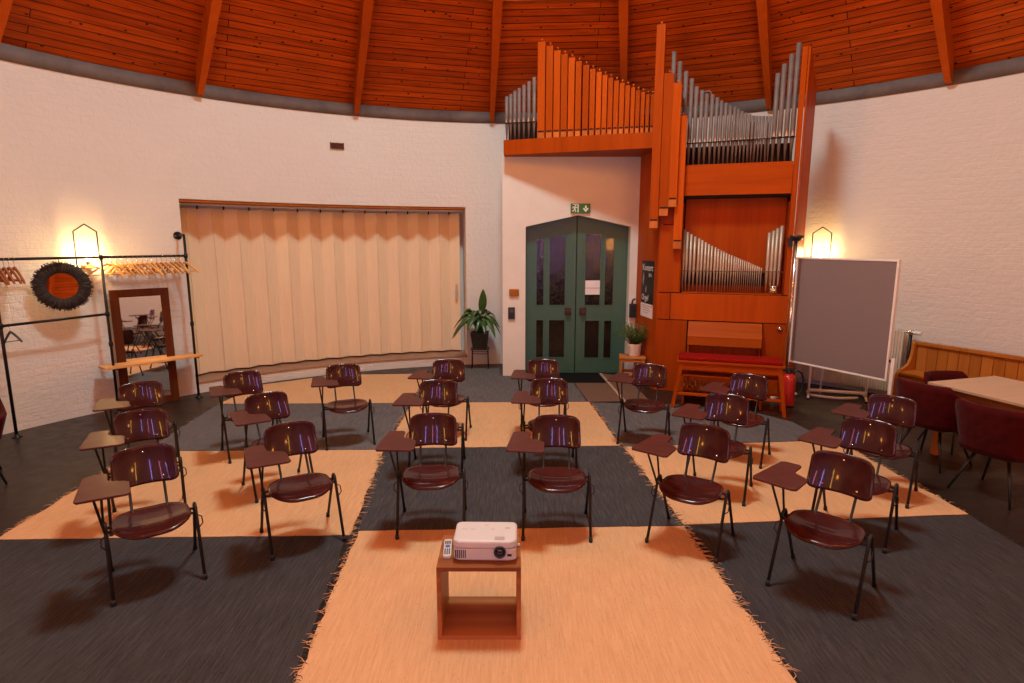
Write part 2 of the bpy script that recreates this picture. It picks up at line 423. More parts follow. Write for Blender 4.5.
# radial beams (each its own object)
beam_lab = {0: 'ceiling beam above the blank brick wall to the right of the organ',
            1: 'ceiling beam coming down behind the metal pipes on top of the organ',
            2: 'ceiling beam showing behind the stepped wooden pipes of the organ shelf',
            3: 'slim ceiling beam ending at the wall left of the organ shelf pipes',
            4: 'ceiling beam ending on the wall above the small dark air vent',
            5: 'ceiling beam ending on the wall above the left end of the folding partition',
            6: 'ceiling beam cut off by the upper left corner of the photo'}
for i in range(NB):
    a = BA[i]
    inv = Matrix.Translation(cyl(a, 0)) @ Matrix.Rotation(R(a), 4, 'Z')
    mb = MB(); mb.T = inv
    def zc(r): return ZB+(RC*math.cos(0)-r)*SL
    pr = [(RW-.015, HR+.0), (RW-.015, HR+.22), (RT+.02, zc(RT+.02)+.02), (RT+.02, zc(RT+.02)-.40), (RW-1.3, zc(RW-1.3)-.30), (RW-.10, HR+.02)]
    sec = [(RW-.02,HR+.02,HR+.16,.030), (RW-.10,HR+.03,zc(RW-.10)+.03,.036), (RW-1.3,zc(RW-1.3)-.32,zc(RW-1.3)+.03,.066), (RT+.02,zc(RT+.02)-.42,zc(RT+.02)+.02,.085)]
    rg = [[mb._v(p) for p in ((r_,-w_,z0_),(r_,w_,z0_),(r_,w_,z1_),(r_,-w_,z1_))] for r_,z0_,z1_,w_ in sec]
    for A_, B_ in zip(rg, rg[1:]):
        for k in range(4): mb.face([A_[k],A_[(k+1)%4],B_[(k+1)%4],B_[k]])
    mb.face(rg[0]); mb.face(rg[-1][::-1])
    o = mb.build('roof_beam', M['beam'], recalc=True)
    lab = beam_lab.get(i, 'ceiling beam over the part of the hall behind the camera')
    tag(o, lab, 'beam', 'radial roof beams')
# purlins between beams
for i in range(NB):
    a, b = BA[i], BA[i+1]; rp = 5.47
    p, q = cone(a, rp, -.10), cone(b, rp, -.10); d = (q-p).normalized(); nrm = Vector((math.cos(R((a+b)/2)), math.sin(R((a+b)/2)), 0))
    mb = MB(); e = d*.075
    pts = []
    for P in (p+e, q-e):
        pts.append([P+nrm*x+Vector((0,0,z)) for x, z in ((-.05,-.06),(.04,-.06),(.04,.06),(-.05,.06))])
    for k in range(4): mb.poly([pts[0][k], pts[0][(k+1)%4], pts[1][(k+1)%4], pts[1][k]])
    mb.poly(pts[0]); mb.poly(pts[1])
    o = mb.build('ceiling_purlin', M['beam'], recalc=True)
    am = (a+b)/2
    lab = {1: 'horizontal ceiling timber over the right half of the organ at the top edge', 2: 'horizontal ceiling timber above the tallest wooden organ pipe',
           3: 'horizontal ceiling timber above the left organ shelf pipes', 4: 'horizontal ceiling timber just showing above the wall left of the organ'}.get(i, 'horizontal ceiling timber outside the frame of the photo')
    tag(o, lab, 'beam', 'horizontal roof timbers')

# stained windows behind the camera, mirrored in chair backs; amber pair added for gold streaks
for k, (a, m) in enumerate(((236, 'streakamber'), (252, 'glassviolet'), (262, 'glassrose'), (278, 'glassviolet'), (306, 'streakamber'))):
    o = thing('window_%d' % (k+1), None, None, cyl(a, RW-.005, 1.2), R(a+90), kind='structure')
    mb = MB(); mb.box((-.09,.0,.04), (.09,.012,2.16)); mb.build('pane', M[m], o)
    mb = MB()
    mb.box((-.14,-.02,0),(-.09,.03,2.2)); mb.box((.09,-.02,0),(.14,.03,2.2)); mb.box((-.09,-.02,0),(.09,.03,.05)); mb.box((-.09,-.02,2.15),(.09,.03,2.2)); mb.box((-.09,.0,1.08),(.09,.03,1.11))
    mb.build('window_frame', M['walnut'], o)

# portal wall with pentagonal door opening
PY, DX0, DX1, DXM = 9.36, .215, 1.868, 1.041
mb = MB()
prof = [(-.15,0),(DX0,0),(DX0,2.40),(DXM,2.578),(DX1,2.40),(DX1,0),(2.03,0),(2.03,3.52),(-.15,3.52)]
mb.prism(prof, PY, PY+.24, 'xz')
mb.box((-.15,PY+.24,0),(-.03,10.45,3.52)); mb.box((-.03,PY+.24,3.40),(2.03,10.3,3.52))
mb.box((1.94,PY+.24,0),(2.03,10.2,3.40))
o = mb.build('wall_portal', M['plaster']); tag(o, kind='structure')
# dark lobby behind the doors
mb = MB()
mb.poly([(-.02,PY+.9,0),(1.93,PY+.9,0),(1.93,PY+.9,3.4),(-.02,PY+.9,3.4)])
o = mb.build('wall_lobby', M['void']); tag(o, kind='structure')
mb = MB(); mb.lathe([(.001,-.11),(.06,-.09),(.1,-.03),(.1,.03),(.06,.09),(.001,.11)], 16); 
o = thing('lobby_lamp', 'round warm lamp glowing behind the upper right pane of the green door', 'lamp', (1.66, PY+.75, 2.12))
g = mb.build('globe', M['glow'], o); mb = MB(); mb.tube([(0,0,.1),(0,0,1.28)], .012); mb.build('stem', M['blackmetal'], o)

# double door
DY = PY+.18
door = thing('door_1', None, None, (DXM, DY, 0), 0, kind='structure')
def pane_rect(x0, x1, z0, z1, slope=0, sgn=1): return [(x0,z0),(x1,z0),(x1,z1+slope*(x1 if sgn<0 else x1)),(x0,z1+slope*x0)]
def leaf(sgn):
    # sgn -1 left leaf, 1 right leaf ; x from hinge 0..; local x measured from centre
    W = .84; sl = (2.40-2.578)/.826
    top = lambda x: 2.60+sl*abs(x)
    lf = None
    if sgn < 0: panes = [(-.655,-.515,.26,.91,0),(-.445,-.165,.26,.91,0),(-.655,-.515,1.13,2.22,1),(-.445,-.165,1.13,2.26,1)]
    else: panes = [(.145,.405,.25,.90,0),(.46,.605,.25,.90,0),(.135,.405,1.13,2.30,1),(.455,.615,1.13,2.24,1)]
    xs = sorted({sgn*.008, sgn*W} | {x for p in panes for x in p[:2]})
    mb = MB()
    y0, y1 = 0., .045
    # stiles & rails as filled columns, panes left open
    for x0, x1 in zip(xs, xs[1:]):
        xm = (x0+x1)/2
        cuts = sorted([(p[2], p[3]) for p in panes if p[0]-1e-6 <= xm <= p[1]+1e-6])
        z = .012
        for c0, c1 in cuts:
            mb.box((x0,y0,z),(x1,y1,c0)); z = c1
        mb.prism([(x0,z),(x1,z),(x1,top(x1)),(x0,top(x0))], y0, y1, 'xz')
    lf = mb.build('door_leaf', M['green'], door)
    mb = MB()
    mb.box((sgn*.008,-.012,.012),(sgn*.075,0,2.5)) if sgn < 0 else None
    if sgn < 0: mb.build('meeting_stile', M['green'], lf)
    else: mb.bm.free()
    for p in panes:
        mb = MB(); mb.box((p[0]-.004,.016,p[2]-.004),(p[1]+.004,.024,p[3]+.004)); mb.build('glass_pane', M['doorglass'], lf)
        mb = MB()
        b = .014
        mb.box((p[0],-.008,p[2]),(p[0]+b,.016,p[3])); mb.box((p[1]-b,-.008,p[2]),(p[1],.016,p[3])); mb.box((p[0]+b,-.008,p[2]),(p[1]-b,.016,p[2]+b)); mb.box((p[0]+b,-.008,p[3]-b),(p[1]-b,.016,p[3]))
        mb.build('glazing_bead', M['green'], lf)
    mb = MB(); hx = -.125 if sgn < 0 else .115
    mb.box((hx-.055,-.02,.985),(hx+.055,0,1.105),.008); mb.tube([(hx,-.02,1.03),(hx,-.06,1.03),(hx+sgn*.0,-.065,1.03)], .016); mb.box((hx-.04,-.075,1.0),(hx+.04,-.055,1.06),.006)
    mb.build('door_handle', M['rust'], lf)
leaf(-1); leaf(1)
for k, (z0, z1) in enumerate(((1.425,1.545),(1.315,1.418))):
    mb = MB(); mb.box((DXM+.128,DY+.011,z0),(DXM+.398,DY+.014,z1)); o = mb.build('paper_notice', M['paper'])
    tag(o, ('upper' if k == 0 else 'lower')+' of two white paper notices stuck on the right green door leaf', 'notice', 'papers on the green door')

# ------------------------------------------------------------------ folding partition
part = thing('folding_partition', 'closed ivory accordion partition of tall zigzag panels in the wall recess', 'partition')
NP = 25; A0, A1 = NA0+.55, NA1-.1
rail = MB(); 
for a, b in zip(na, na[1:]):
    q = [cyl(a,RW+.43,2.69), cyl(b,RW+.43,2.69), cyl(b,RW+.48,2.69), cyl(a,RW+.48,2.69)]; h = [p+Vector((0,0,.045)) for p in q]
    for f in ((q[0],q[1],h[1],h[0]),(q[3],q[2],h[2],h[3]),tuple(q),tuple(h)): rail.poly(f)
rail.build('top_rail', M['white'], part, True)
for k in range(NP):
    a, b = A0+(A1-A0)*k/NP, A0+(A1-A0)*(k+1)/NP
    ra, rb = (RW+.40, RW+.51) if k % 2 == 0 else (RW+.51, RW+.40)
    p, q = cyl(a, ra), cyl(b, rb); d = (q-p).normalized(); n = Vector((-d.y, d.x, 0))*.009
    p, q = p+d*.004, q-d*.004
    mb = MB(); z0, z1 = .19, 2.655
    mb.prism([tuple(x)[:2] for x in (p-n, q-n, q+n, p+n)], z0, z1, 'xy', .004)
    pa = mb.build('partition_panel', M['ivory'], part)
    if k % 2 == 0:
        mb = MB(); h = cyl(b, RW+.455); mb.tube([(h.x,h.y,2.64),(h.x,h.y,2.70)], .012); mb.box((h.x-.012,h.y-.012,2.672),(h.x+.012,h.y+.012,2.7)); mb.build('hanger_roller', M['blackmetal'], pa)
mb = MB(); p = cyl(A0+.6, RW+.37); mb.T = Matrix.Translation((p.x,p.y,1.25)) @ Matrix.Rotation(R(A0+90),4,'Z')
mb.box((-.02,-.01,-.09),(.02,.03,.16),.006); mb.box((-.012,-.03,-.05),(.012,.0,.03),.004)
hd = mb.build('pull_handle', M['greyplastic'], part); hd['label'] = 'grey pull handle'

# ------------------------------------------------------------------ wall bits
v0 = cyl(117.3, RW-.005, 3.65)
o = thing('air_vent', 'small dark air vent grille high on the curved white brick wall', 'vent', v0, R(117.3+90))
mb = MB(); mb.box((-.10,-.0,-.045),(.10,.012,.045)); mb.build('backing', M['rust'], o)
mb = MB()
for k in range(5): mb.box((-.095,.0,-.042+k*.018),(.095,.024,-.034+k*.018))
mb.box((-.105,0,-.05),(-.095,.028,.05)); mb.box((.095,0,-.05),(.105,.028,.05)); mb.box((-.004,0,-.05),(.004,.028,.05)); mb.build('grille', M['rust'], o)
for oo in kids(o): oo.scale = (1,-1,1) if False else (1,1,1)

mb = MB(); mb.box((-.045,PY-.035,1.31),(.11,PY,1.42),.006); o = mb.build('wooden_plaque', M['pine']); tag(o, 'small orange wooden box fixed on the white wall left of the green door', 'box')
o = thing('card_reader', 'black upright wall box below the wooden box left of the green door', 'box', (-.008,PY-.0,.94))
mb = MB(); mb.box((-.055,-.035,0),(.055,0,.19),.008); mb.build('housing', M['black'], o); mb = MB(); mb.box((-.03,-.038,.11),(.03,-.034,.16)); mb.build('display', M['darkgrey'], o)
o = thing('phone_box', 'black box on the narrow white pier between door and organ', 'box', (1.945,PY-.0,.97))
mb = MB(); mb.box((-.065,-.07,0),(.065,0,.22),.01); mb.build('housing', M['black'], o); mb = MB(); mb.tube([(-.03,-.06,.22),(-.02,-.06,.28),(.02,-.06,.30)], .016); mb.build('top_loop', M['rust'], o)

# exit sign
o = thing('exit_sign', 'green emergency exit sign with running figure and down arrow above the door', 'sign', (1.068,PY-.002,2.605))
mb = MB(); mb.box((-.152,-.03,0),(.152,0,.148),.003); mb.build('sign_body', M['signgreen'], o)
mb = MB(); y = -.032
def flat(pts): mb.prism(pts, y, y+.003, 'xz')
# arrow
flat([(.068,.118),(.094,.118),(.094,.072),(.068,.072)]); flat([(.081,.018),(.125,.066),(.112,.086),(.081,.056),(.050,.086),(.037,.066)])
# doorway with running figure left out in green: white door panel plus figure strokes
flat([(-.048,.012),(-.030,.012),(-.030,.136),(-.048,.136)])
flat([(-.122,.128),(-.048,.128),(-.048,.136),(-.122,.136)])
def stroke(p, q, w=.013):
    dx, dz = q[0]-p[0], q[1]-p[1]; L = math.hypot(dx,dz); nx, nz = -dz/L*w/2, dx/L*w/2
    flat([(p[0]+nx,p[1]+nz),(q[0]+nx,q[1]+nz),(q[0]-nx,q[1]-nz),(p[0]-nx,p[1]-nz)])
flat([(-.078+.011*math.cos(i*PI/4), .116+.011*math.sin(i*PI/4)) for i in range(8)])
stroke((-.086,.100),(-.094,.062),.022); stroke((-.088,.098),(-.066,.082)); stroke((-.066,.082),(-.056,.094)); stroke((-.09,.098),(-.114,.094)); stroke((-.114,.094),(-.122,.076))
stroke((-.094,.064),(-.074,.046)); stroke((-.074,.046),(-.078,.016)); stroke((-.096,.062),(-.106,.036)); stroke((-.106,.036),(-.128,.032))
mb.build('pictogram', M['signwhite'], o)

# ------------------------------------------------------------------ sconces
def make_sconce(a, z, label, first=None):
    if first: o = copy_tree(first); o.location = cyl(a, RW, z); o.rotation_euler = (0,0,R(a-90)); tag(o, label, 'wall lamp', 'house-shaped wall sconces'); return o
    o = thing('wall_sconce', label, 'wall lamp', cyl(a, RW, z), R(a-90), 'house-shaped wall sconces')
    # local: -y points into the room
    mb = MB(); pts = [(-.125,-.10,.0),(-.125,-.10,.44),(0,-.10,.53),(.125,-.10,.44),(.125,-.10,0)]
    for p, q in zip(pts, pts[1:]+pts[:1]): mb.tube([p, q], .0085, 6)
    mb.build('wire_frame', M['blackmetal'], o)
    mb = MB(); mb.box((-.05,-.13,-.01),(.05,-.0,.035),.005); mb.build('wood_block', M['oak'], o)
    mb = MB(); mb.lathe([(.02,.035),(.02,.075),(.016,.08)], 12, (0,-.09,0)); mb.build('socket', M['blackmetal'], o)
    mb = MB(); mb.lathe([(.012,.08),(.03,.105),(.045,.14),(.04,.175),(.02,.198),(.001,.203)], 14, (0,-.09,0)); mb.build('bulb', M['bulb'], o)
    return o
s1 = make_sconce(146.45, 1.85, 'lit house-shaped wire wall lamp behind the coat rack')
SC = [(146.45,1.85),(50.85,1.85)]
make_sconce(50.85, 1.85, 'lit house-shaped wire wall lamp behind the grey pinboard', s1)
for a in (196, 228, 312, 344):
    make_sconce(a, 1.85, 'lit house-shaped wire wall lamp in the part of the hall behind the camera', s1); SC.append((a,1.85))

# ------------------------------------------------------------------ rugs
def rug(name, pts, mat, label, z, ends=(), cat='rug', fr=95):
    # pts: outline (ccw), ends: index pairs of outline edges that carry a fringe
    P = []
    for i, p in enumerate(pts):
        q = pts[(i+1) % len(pts)]; L = math.dist(p, q); n = max(2, int(L/.09))
        dx, dy = (q[0]-p[0])/L, (q[1]-p[1])/L; fringe = i in ends
        for k in range(n):
            t_ = k/n; w = (random.uniform(-.012,.012) if fringe else random.uniform(-.004,.004)) if k else 0
            P.append((p[0]+dx*L*t_-dy*w, p[1]+dy*L*t_+dx*w))
    mb = MB(); mb.prism(P, .0008, z, 'xy')
    o = mb.build(name, mat); tag(o, label, cat, 'rag rugs laid in a chequer')
    if ends:
        mb = MB()
        for i in ends:
            p, q = pts[i], pts[(i+1) % len(pts)]; L = math.dist(p,q); dx, dy = (q[0]-p[0])/L, (q[1]-p[1])/L; nx, ny = dy, -dx
            for k in range(int(.62*fr*L/1.8)):
                t_ = random.random(); x, y = p[0]+dx*L*t_, p[1]+dy*L*t_
                ln = random.uniform(.02,.075); ang = random.uniform(-.9,.9)
                ax, ay = nx*math.cos(ang)+dx*math.sin(ang), ny*math.cos(ang)+dy*math.sin(ang)
                ang2 = ang+random.uniform(-1,1); bx, by = nx*math.cos(ang2)+dx*math.sin(ang2), ny*math.cos(ang2)+dy*math.sin(ang2)
                zz = z+random.uniform(.0005,.003)
                mb.tube([(x-ax*.01,y-ay*.01,z), (x+ax*ln*.5,y+ay*ln*.5,zz), (x+ax*ln*.5+bx*ln*.5,y+ay*ln*.5+by*ln*.5,zz-.003)], [.0023,.0021,.0013], 4)
        f = mb.build('fringe', mat, o); f['kind'] = 'stuff'
    return o
BG, DK = M['rugbeige'], M['rugdark']
rug('rag_rug', [(-1.055,2.2),(1.44,2.2),(1.33,4.215),(-1.165,4.135)], BG, 'large beige rag rug in front, under the projector cube', .0052, (1,3), fr=150)
rug('rag_rug', [(-3.6,2.2),(-1.06,2.2),(-1.225,4.07),(-3.78,4.0)], M['rugshaded'], 'charcoal rag rug at the front left of the hall', .0040, (1,3), fr=130)
rug('rag_rug', [(1.45,2.2),(3.62,2.3),(3.68,4.40),(1.345,4.23)], M['rugshaded'], 'charcoal rag rug at the front right of the hall', .0040, (1,3), fr=120)
rug('rag_rug', [(-3.80,4.01),(-1.215,4.075),(-1.345,5.895),(-3.93,5.84)], BG, 'beige rag rug under the left block of chairs', .0046, (1,3))
rug('rag_rug', [(-1.175,4.145),(1.325,4.225),(1.18,6.01),(-1.355,5.925)], DK, 'charcoal rag rug under the front pair of middle chairs', .0040, (1,3), fr=110)
rug('rag_rug', [(1.335,4.24),(3.68,4.415),(3.58,6.19),(1.195,5.985)], BG, 'beige rag rug under the right block of chairs', .0046, (1,3))
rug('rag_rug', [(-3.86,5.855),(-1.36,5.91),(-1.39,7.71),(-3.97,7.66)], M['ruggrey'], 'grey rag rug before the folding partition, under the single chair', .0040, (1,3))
rug('rag_rug', [(-1.345,5.94),(1.165,6.025),(1.06,7.765),(-1.36,7.715)], BG, 'beige rag rug under the rear pairs of middle chairs', .0052, (1,3))
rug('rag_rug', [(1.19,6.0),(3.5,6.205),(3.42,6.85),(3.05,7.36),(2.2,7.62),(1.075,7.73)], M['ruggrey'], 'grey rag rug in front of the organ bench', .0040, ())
rug('rag_rug', [(-3.97,7.675),(-1.40,7.72),(-1.38,9.50),(-2.9,9.42),(-3.86,8.72)], BG, 'beige rag rug along the foot of the folding partition', .0046, (1,))
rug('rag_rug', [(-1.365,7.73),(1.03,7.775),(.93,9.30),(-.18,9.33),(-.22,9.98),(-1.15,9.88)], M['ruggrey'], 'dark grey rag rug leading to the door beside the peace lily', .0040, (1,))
mb = MB(); mb.prism([(.42,8.86),(1.46,8.86),(1.42,9.50),(.42,9.50)], .0042, .013, 'xy', .002); o = mb.build('door_mat', M['mat']); tag(o, 'black rubber door mat in front of the green door', 'mat')
mb = MB(); mb.prism([(1.05,7.76),(1.52,7.80),(1.47,8.85),(.97,8.85)], .0015, .006, 'xy'); o = mb.build('lit_floor_patch', M['brownmat']); tag(o, 'brown sheet over the tile floor between door mat and grey rug', 'carpet')  # added sheet; its brown holds the different light on the tile floor
o = thing('entrance_runner', 'brown runner with a pale left edge beside the door mat', 'carpet', (0,0,0))
mb = MB(); mb.prism([(1.57,7.70),(1.90,7.72),(1.84,9.3),(1.49,9.5)], .0015, .008, 'xy'); mb.build('runner_field', M['brownmat'], o)
mb = MB(); mb.prism([(1.53,7.70),(1.57,7.70),(1.49,9.5),(1.45,9.5)], .0015, .011, 'xy'); mb.build('runner_edge', M['palestrip'], o)

# ------------------------------------------------------------------ lecture chairs
def sq(u, v, r=.35):
    qx, qy = abs(u)-(1-r), abs(v)-(1-r)
    if qx > 0 and qy > 0:
        m, L = max(qx,qy), math.hypot(qx,qy); qx, qy = qx/L*m, qy/L*m
        return math.copysign(1-r+qx, u), math.copysign(1-r+qy, v)
    return u, v
def make_chair():
    # local: -y is the front (sitter faces -y); x right as seen from the front
    t = thing('lecture_chair', '', 'chair', (0,0,0), 0, 'lecture chairs with writing tablets')
    mb = MB()
    def seat(u, v):
        x, y = sq(u, v, .72); X = x*.215*(1-.05*y); Y = -.045+y*.172
        fr = max(0, -y); z = .425 - .018*(1-x*x)*(1-.6*abs(y)) - .03*fr**3 + .012*max(0,y)**2
        if y < 0: Y -= .04*(1-x*x)*(-y) - .008
        return (X, Y, z)
    mb.sheet(seat, 20, 16, .012); mb.build('seat', M['maroon'], t)
    mb = MB()
    def back(u, v):
        x, z = sq(u, v, .36); X = x*.187*(1-.035*z); Z = .690+z*.125 - .008*x*x
        Y = .245 - .045*x*x + .028*z - .01*z*z
        return (X, Y, Z)
    mb.sheet(back, 22, 14, .011); bk = mb.build('backrest', M['maroon'], t)
    for x, z in ((0,.772),(-.10,.602),(.10,.602)):
        mb = MB()
        yb = .245-.045*(x/.192)**2+.028*((z-.688)/.122)-.01*((z-.688)/.122)**2
        mb.T = Matrix.Translation((x, yb-.005, z)) @ Matrix.Rotation(R(90),4,'X'); mb.lathe([(.0075,0),(.0075,.003),(.003,.005)], 8)
        mb.build('rivet', M['chrome'], bk)
    # tubular legs: inverted U each side
    for sx in (-1, 1):
        X = sx*.247
        for sy in (-1, 1):
            mb = MB()
            yc = -.025
            top = [(X, yc+sy*.036*math.cos(R(a)), .408+.036*math.sin(R(a))) for a in (0,20,40,60,75,90)]
            mb.tube([(X, sy*.228, .006)] + top, .0105, 8)
            lg = mb.build('leg', M['steel'], t)
            mb = MB(); mb.lathe([(.0145,0),(.0145,.03),(.011,.034)], 10, (X, sy*.228, 0)); mb.build('foot_cap', M['rubber'], lg)
        mb = MB(); yc = -.025
        # coupling hook on the outside of the frame
        mb.tube([(X+sx*.004,yc-.05,.385),(X+sx*.028,yc-.055,.37),(X+sx*.03,yc-.075,.33),(X+sx*.006,yc-.085,.31)], .004, 6); mb.build('linking_hook', M['steel'], t)
    for y in (-.075, .03):
        mb = MB(); mb.tube([(-.247,y*.55-.012,.398),(-.2,y,.398),(.2,y,.398),(.247,y*.55-.012,.398)], .009, 8); mb.build('cross_bar', M['steel'], t)
    for sx in (-1, 1):
        mb = MB(); mb.tube([(sx*.085,-.07,.402),(sx*.09,.05,.402),(sx*.10,.12,.44),(sx*.10,.215,.58),(sx*.10,.237,.64)], .0085, 8); mb.build('back_support', M['steel'], t)
    # writing tablet, cut out at the inner rear corner
    mb = MB()
    pts = [(-.36,-.30),(-.12,-.32),(-.098,-.30),(-.098,-.115),(-.12,-.085),(-.185,-.05),(-.205,-.02),(-.205,.10),(-.22,.12),(-.31,.12),(-.335,.10),(-.372,-.27)]
    mb.prism(pts, .704, .718, 'xy', .003); mb.build('writing_tablet', M['tablet'], t)
    for (x0,y0,x1,y1) in ((-.255,-.065,-.285,-.20),(-.255,-.0,-.245,-.11)):
        mb = MB(); mb.tube([(-.247,y0,.385),(x0,y0-.01,.43),(x1,y1,.690),(x1+.02,y1-.02,.704)], .0075, 8); mb.build('tablet_support', M['steel'], t)
    return t
CH = [
 ('A1',-3.495,5.353,33.5,'rearmost lecture chair of the outer left row, nearest the leaning mirror'),
 ('A2',-2.898,4.385,31.4,'middle lecture chair of the outer left row'),
 ('A3',-2.331,3.538,35.3,'foremost lecture chair at the far left, half on the charcoal rug'),
 ('B1',-2.718,5.833,34.7,'rearmost lecture chair of the second row from the left, near the partition'),
 ('B2',-2.089,4.954,37.5,'middle lecture chair of the second row from the left'),
 ('B3',-1.560,4.048,31.8,'foremost lecture chair of the second row from the left, on the beige rug edge'),
 ('S',-1.803,6.179,22.0,'single lecture chair alone on the grey rug before the partition'),
 ('C1',-0.745,6.417,-2.6,'rearmost lecture chair of the left middle row, nearest the peace lily'),
 ('C2',-0.721,5.401,1.7,'second of three lecture chairs in the left middle row'),
 ('C3',-0.615,4.254,3.4,'front lecture chair of the left middle row, behind the projector on its left'),
 ('E1',0.356,6.431,-0.9,'rearmost lecture chair straight in front of the green door'),
 ('E2',0.367,5.462,-1.2,'second of three lecture chairs lined up before the green door'),
 ('E3',0.339,4.207,-2.8,'front lecture chair of the right middle row, behind the projector on its right'),
 ('R1',1.457,6.188,-21.5,'lecture chair in front of the potted herb stool by the door'),
 ('R2',2.323,5.699,-33.5,'rearmost lecture chair directly in front of the organ bench'),
 ('R3',1.819,4.879,-29.1,'middle lecture chair of the inner right row'),
 ('R4',1.317,4.011,-34.6,'foremost lecture chair of the inner right row on the beige rug edge'),
 ('D1',3.220,4.852,-41.7,'rearmost lecture chair of the outer right row, beside the red tub chairs'),
 ('D2',2.595,4.152,-41.8,'middle lecture chair of the outer right row'),
 ('D3',1.968,3.414,-44.1,'foremost lecture chair at the far right, standing on the charcoal rug'),
]
proto = make_chair()
for i, (k, x, y, a, lab) in enumerate(CH):
    o = proto if i == 0 else copy_tree(proto)
    o.location = (x, y, .005); o.rotation_euler = (0,0,R(a)); o['label'] = lab

# ------------------------------------------------------------------ projector on its cube
o = thing('wooden_cube', 'open dark-grained wooden cube table carrying the white projector', 'side table', (-.180,3.085,.0054))
T = .024; HW = .229; D = .182
for nm, a, b in (('top_board',(-HW,-D,.432-T),(HW,D,.432)),('bottom_board',(-HW,-D,0),(HW,D,T)),('side_board',(-HW,-D,T),(-HW+T,D,.432-T)),('side_board',(HW-T,-D,T),(HW,D,.432-T))):
    mb = MB(); mb.box(a, b, .002); mb.build(nm, M['acacia'], o)
o = thing('projector', 'white projector with dark lens on the wooden cube table', 'projector', (-.147,3.075,.4374), R(-1.0)); o.scale = (.97,.87,1.0)
def rrect(w, d, r, n=5):
    out = []
    for cx, cy, a in ((w-r,-d+r,-90),(w-r,d-r,0),(-w+r,d-r,90),(-w+r,-d+r,180)):
        for i in range(n+1): out.append((cx+r*math.cos(R(a+90*i/n)), cy+r*math.sin(R(a+90*i/n))))
    return out
mb = MB(); mb.prism(rrect(.178,.132,.03), .012, .075, 'xy', .004); mb.build('lower_body', M['greyplastic'] if False else M['whiteplastic'], o)
mb = MB(); mb.prism(rrect(.181,.135,.036), .076, .122, 'xy', .014); mb.build('top_cover', M['whiteplastic'], o)
mb = MB(); mb.prism(rrect(.165,.12,.03), .003, .0118, 'xy'); mb.build('base_plate', M['greyplastic'], o)
mb = MB(); mb.T = Matrix.Translation((.085,-.127,.062)) @ Matrix.Rotation(R(90),4,'X'); mb.lathe([(.034,-.01),(.034,.022),(.027,.024),(.025,.012)], 24); ln = mb.build('lens_barrel', M['black'], o)
mb = MB(); mb.T = Matrix.Translation((.085,-.140,.062)) @ Matrix.Rotation(R(90),4,'X'); mb.lathe([(.024,0),(.018,.006),(.008,.009),(.001,.0095)], 20); mb.build('lens', M['lens'], ln)
mb = MB(); mb.box((.055,-.118,.1225),(.112,-.078,.126),.002); mb.build('zoom_slot', M['greyplastic'], o)
mb = MB(); mb.box((.127,-.1345,.034),(.152,-.131,.048),.002); mb.build('infrared_window', M['black'], o)
mb = MB()
for k in range(6): mb.box((-.168+k*.011,-.1335,.022),(-.162+k*.011,-.1315,.07))
mb.build('vent_grille', M['darkgrey'], o)
for x, y_, w in ((-.14,.02,.03),(-.09,.02,.026),(.03,.02,.018),(.11,.03,.03),(.11,.045,.03),(-.012,.075,.024)):
    mb = MB(); mb.box((x,y_,.1222),(x+w,y_+.006,.1228)); mb.build('button', M['greyplastic'], o)
mb = MB()
for x, y in ((0.05,-.11),(-.13,.09),(.13,.09)): mb.lathe([(.011,-.012),(.011,.004)], 12, (x,y,0))
mb.build('foot', M['darkgrey'], o)
mb = MB(); mb.tube([(.181,-.06,.07),(.198,-.06,.07)], .007); mb.build('side_knob', M['whiteplastic'], o)
o = thing('remote_control', 'slim white remote control with dark and blue buttons beside the projector', 'remote', (-.366,3.085,.4374), R(4)); o.scale = (.95,1.15,1)
mb = MB(); mb.prism(rrect(.024,.082,.01,3), 0, .018, 'xy', .004); mb.build('body', M['whiteplastic'], o)
mb = MB()
for r_ in range(3):
    for c_ in range(3): mb.box((-.017+c_*.0125,.03+r_*.011,.018),(-.009+c_*.0125,.037+r_*.011,.0205))
for r_ in range(4):
    for c_ in range(3): mb.box((-.017+c_*.0125,-.068+r_*.014,.018),(-.010+c_*.0125,-.058+r_*.014,.0205))
mb.build('button', M['darkgrey'], o)
mb = MB(); mb.prism([(.015*math.cos(i*PI/6), .008+.012*math.sin(i*PI/6)) for i in range(12)], .018, .021); bb = mb.build('button_pad', M['blue'], o); bb['label'] = 'blue button pad'

# ------------------------------------------------------------------ coat rack
RR_ = RW-.25
pL, pM, pR = cyl(155.2, RR_), cyl(145.75, RR_), cyl(137.05, RR_)
pF = cyl(164.5, RR_)
rack = thing('coat_rack', 'black iron pipe coat rack standing along the white brick wall', 'coat rack')
for p, top in ((pL,2.0),(pM,1.99),(pR,2.25),(pF,2.0)):
    mb = MB(); mb.tube([(p.x,p.y,.0),(p.x,p.y,top)], .0165, 10); po = mb.build('post', M['blackpipe'], rack)
    mb = MB(); mb.lathe([(.05,0),(.05,.008),(.026,.014),(.024,.035)], 16, (p.x,p.y,0)); mb.build('floor_flange', M['blackpipe'], po)
for p, q in ((pF,pL),(pL,pM),(pM,pR)):
    mb = MB(); mb.tube([(p.x,p.y,1.98),(q.x,q.y,1.98)], .0165, 10)
    mb.build('hanging_rail', M['blackpipe'], rack)
mb = MB(); mb.tube([(pL.x,pL.y,1.26),(pM.x,pM.y,1.28)], .0155, 10); mb.build('lower_rail', M['blackpipe'], rack)
mb = MB()
for p, z in ((pL,1.98),(pM,1.98),(pR,1.98),(pL,1.26),(pM,1.28),(pR,1.05),(pM,.9),(pF,1.98)): mb.lathe([(.017,-.03),(.024,-.026),(.024,.026),(.017,.03)], 12, (p.x,p.y,z))
mb.build('pipe_fitting', M['blackpipe'], rack)
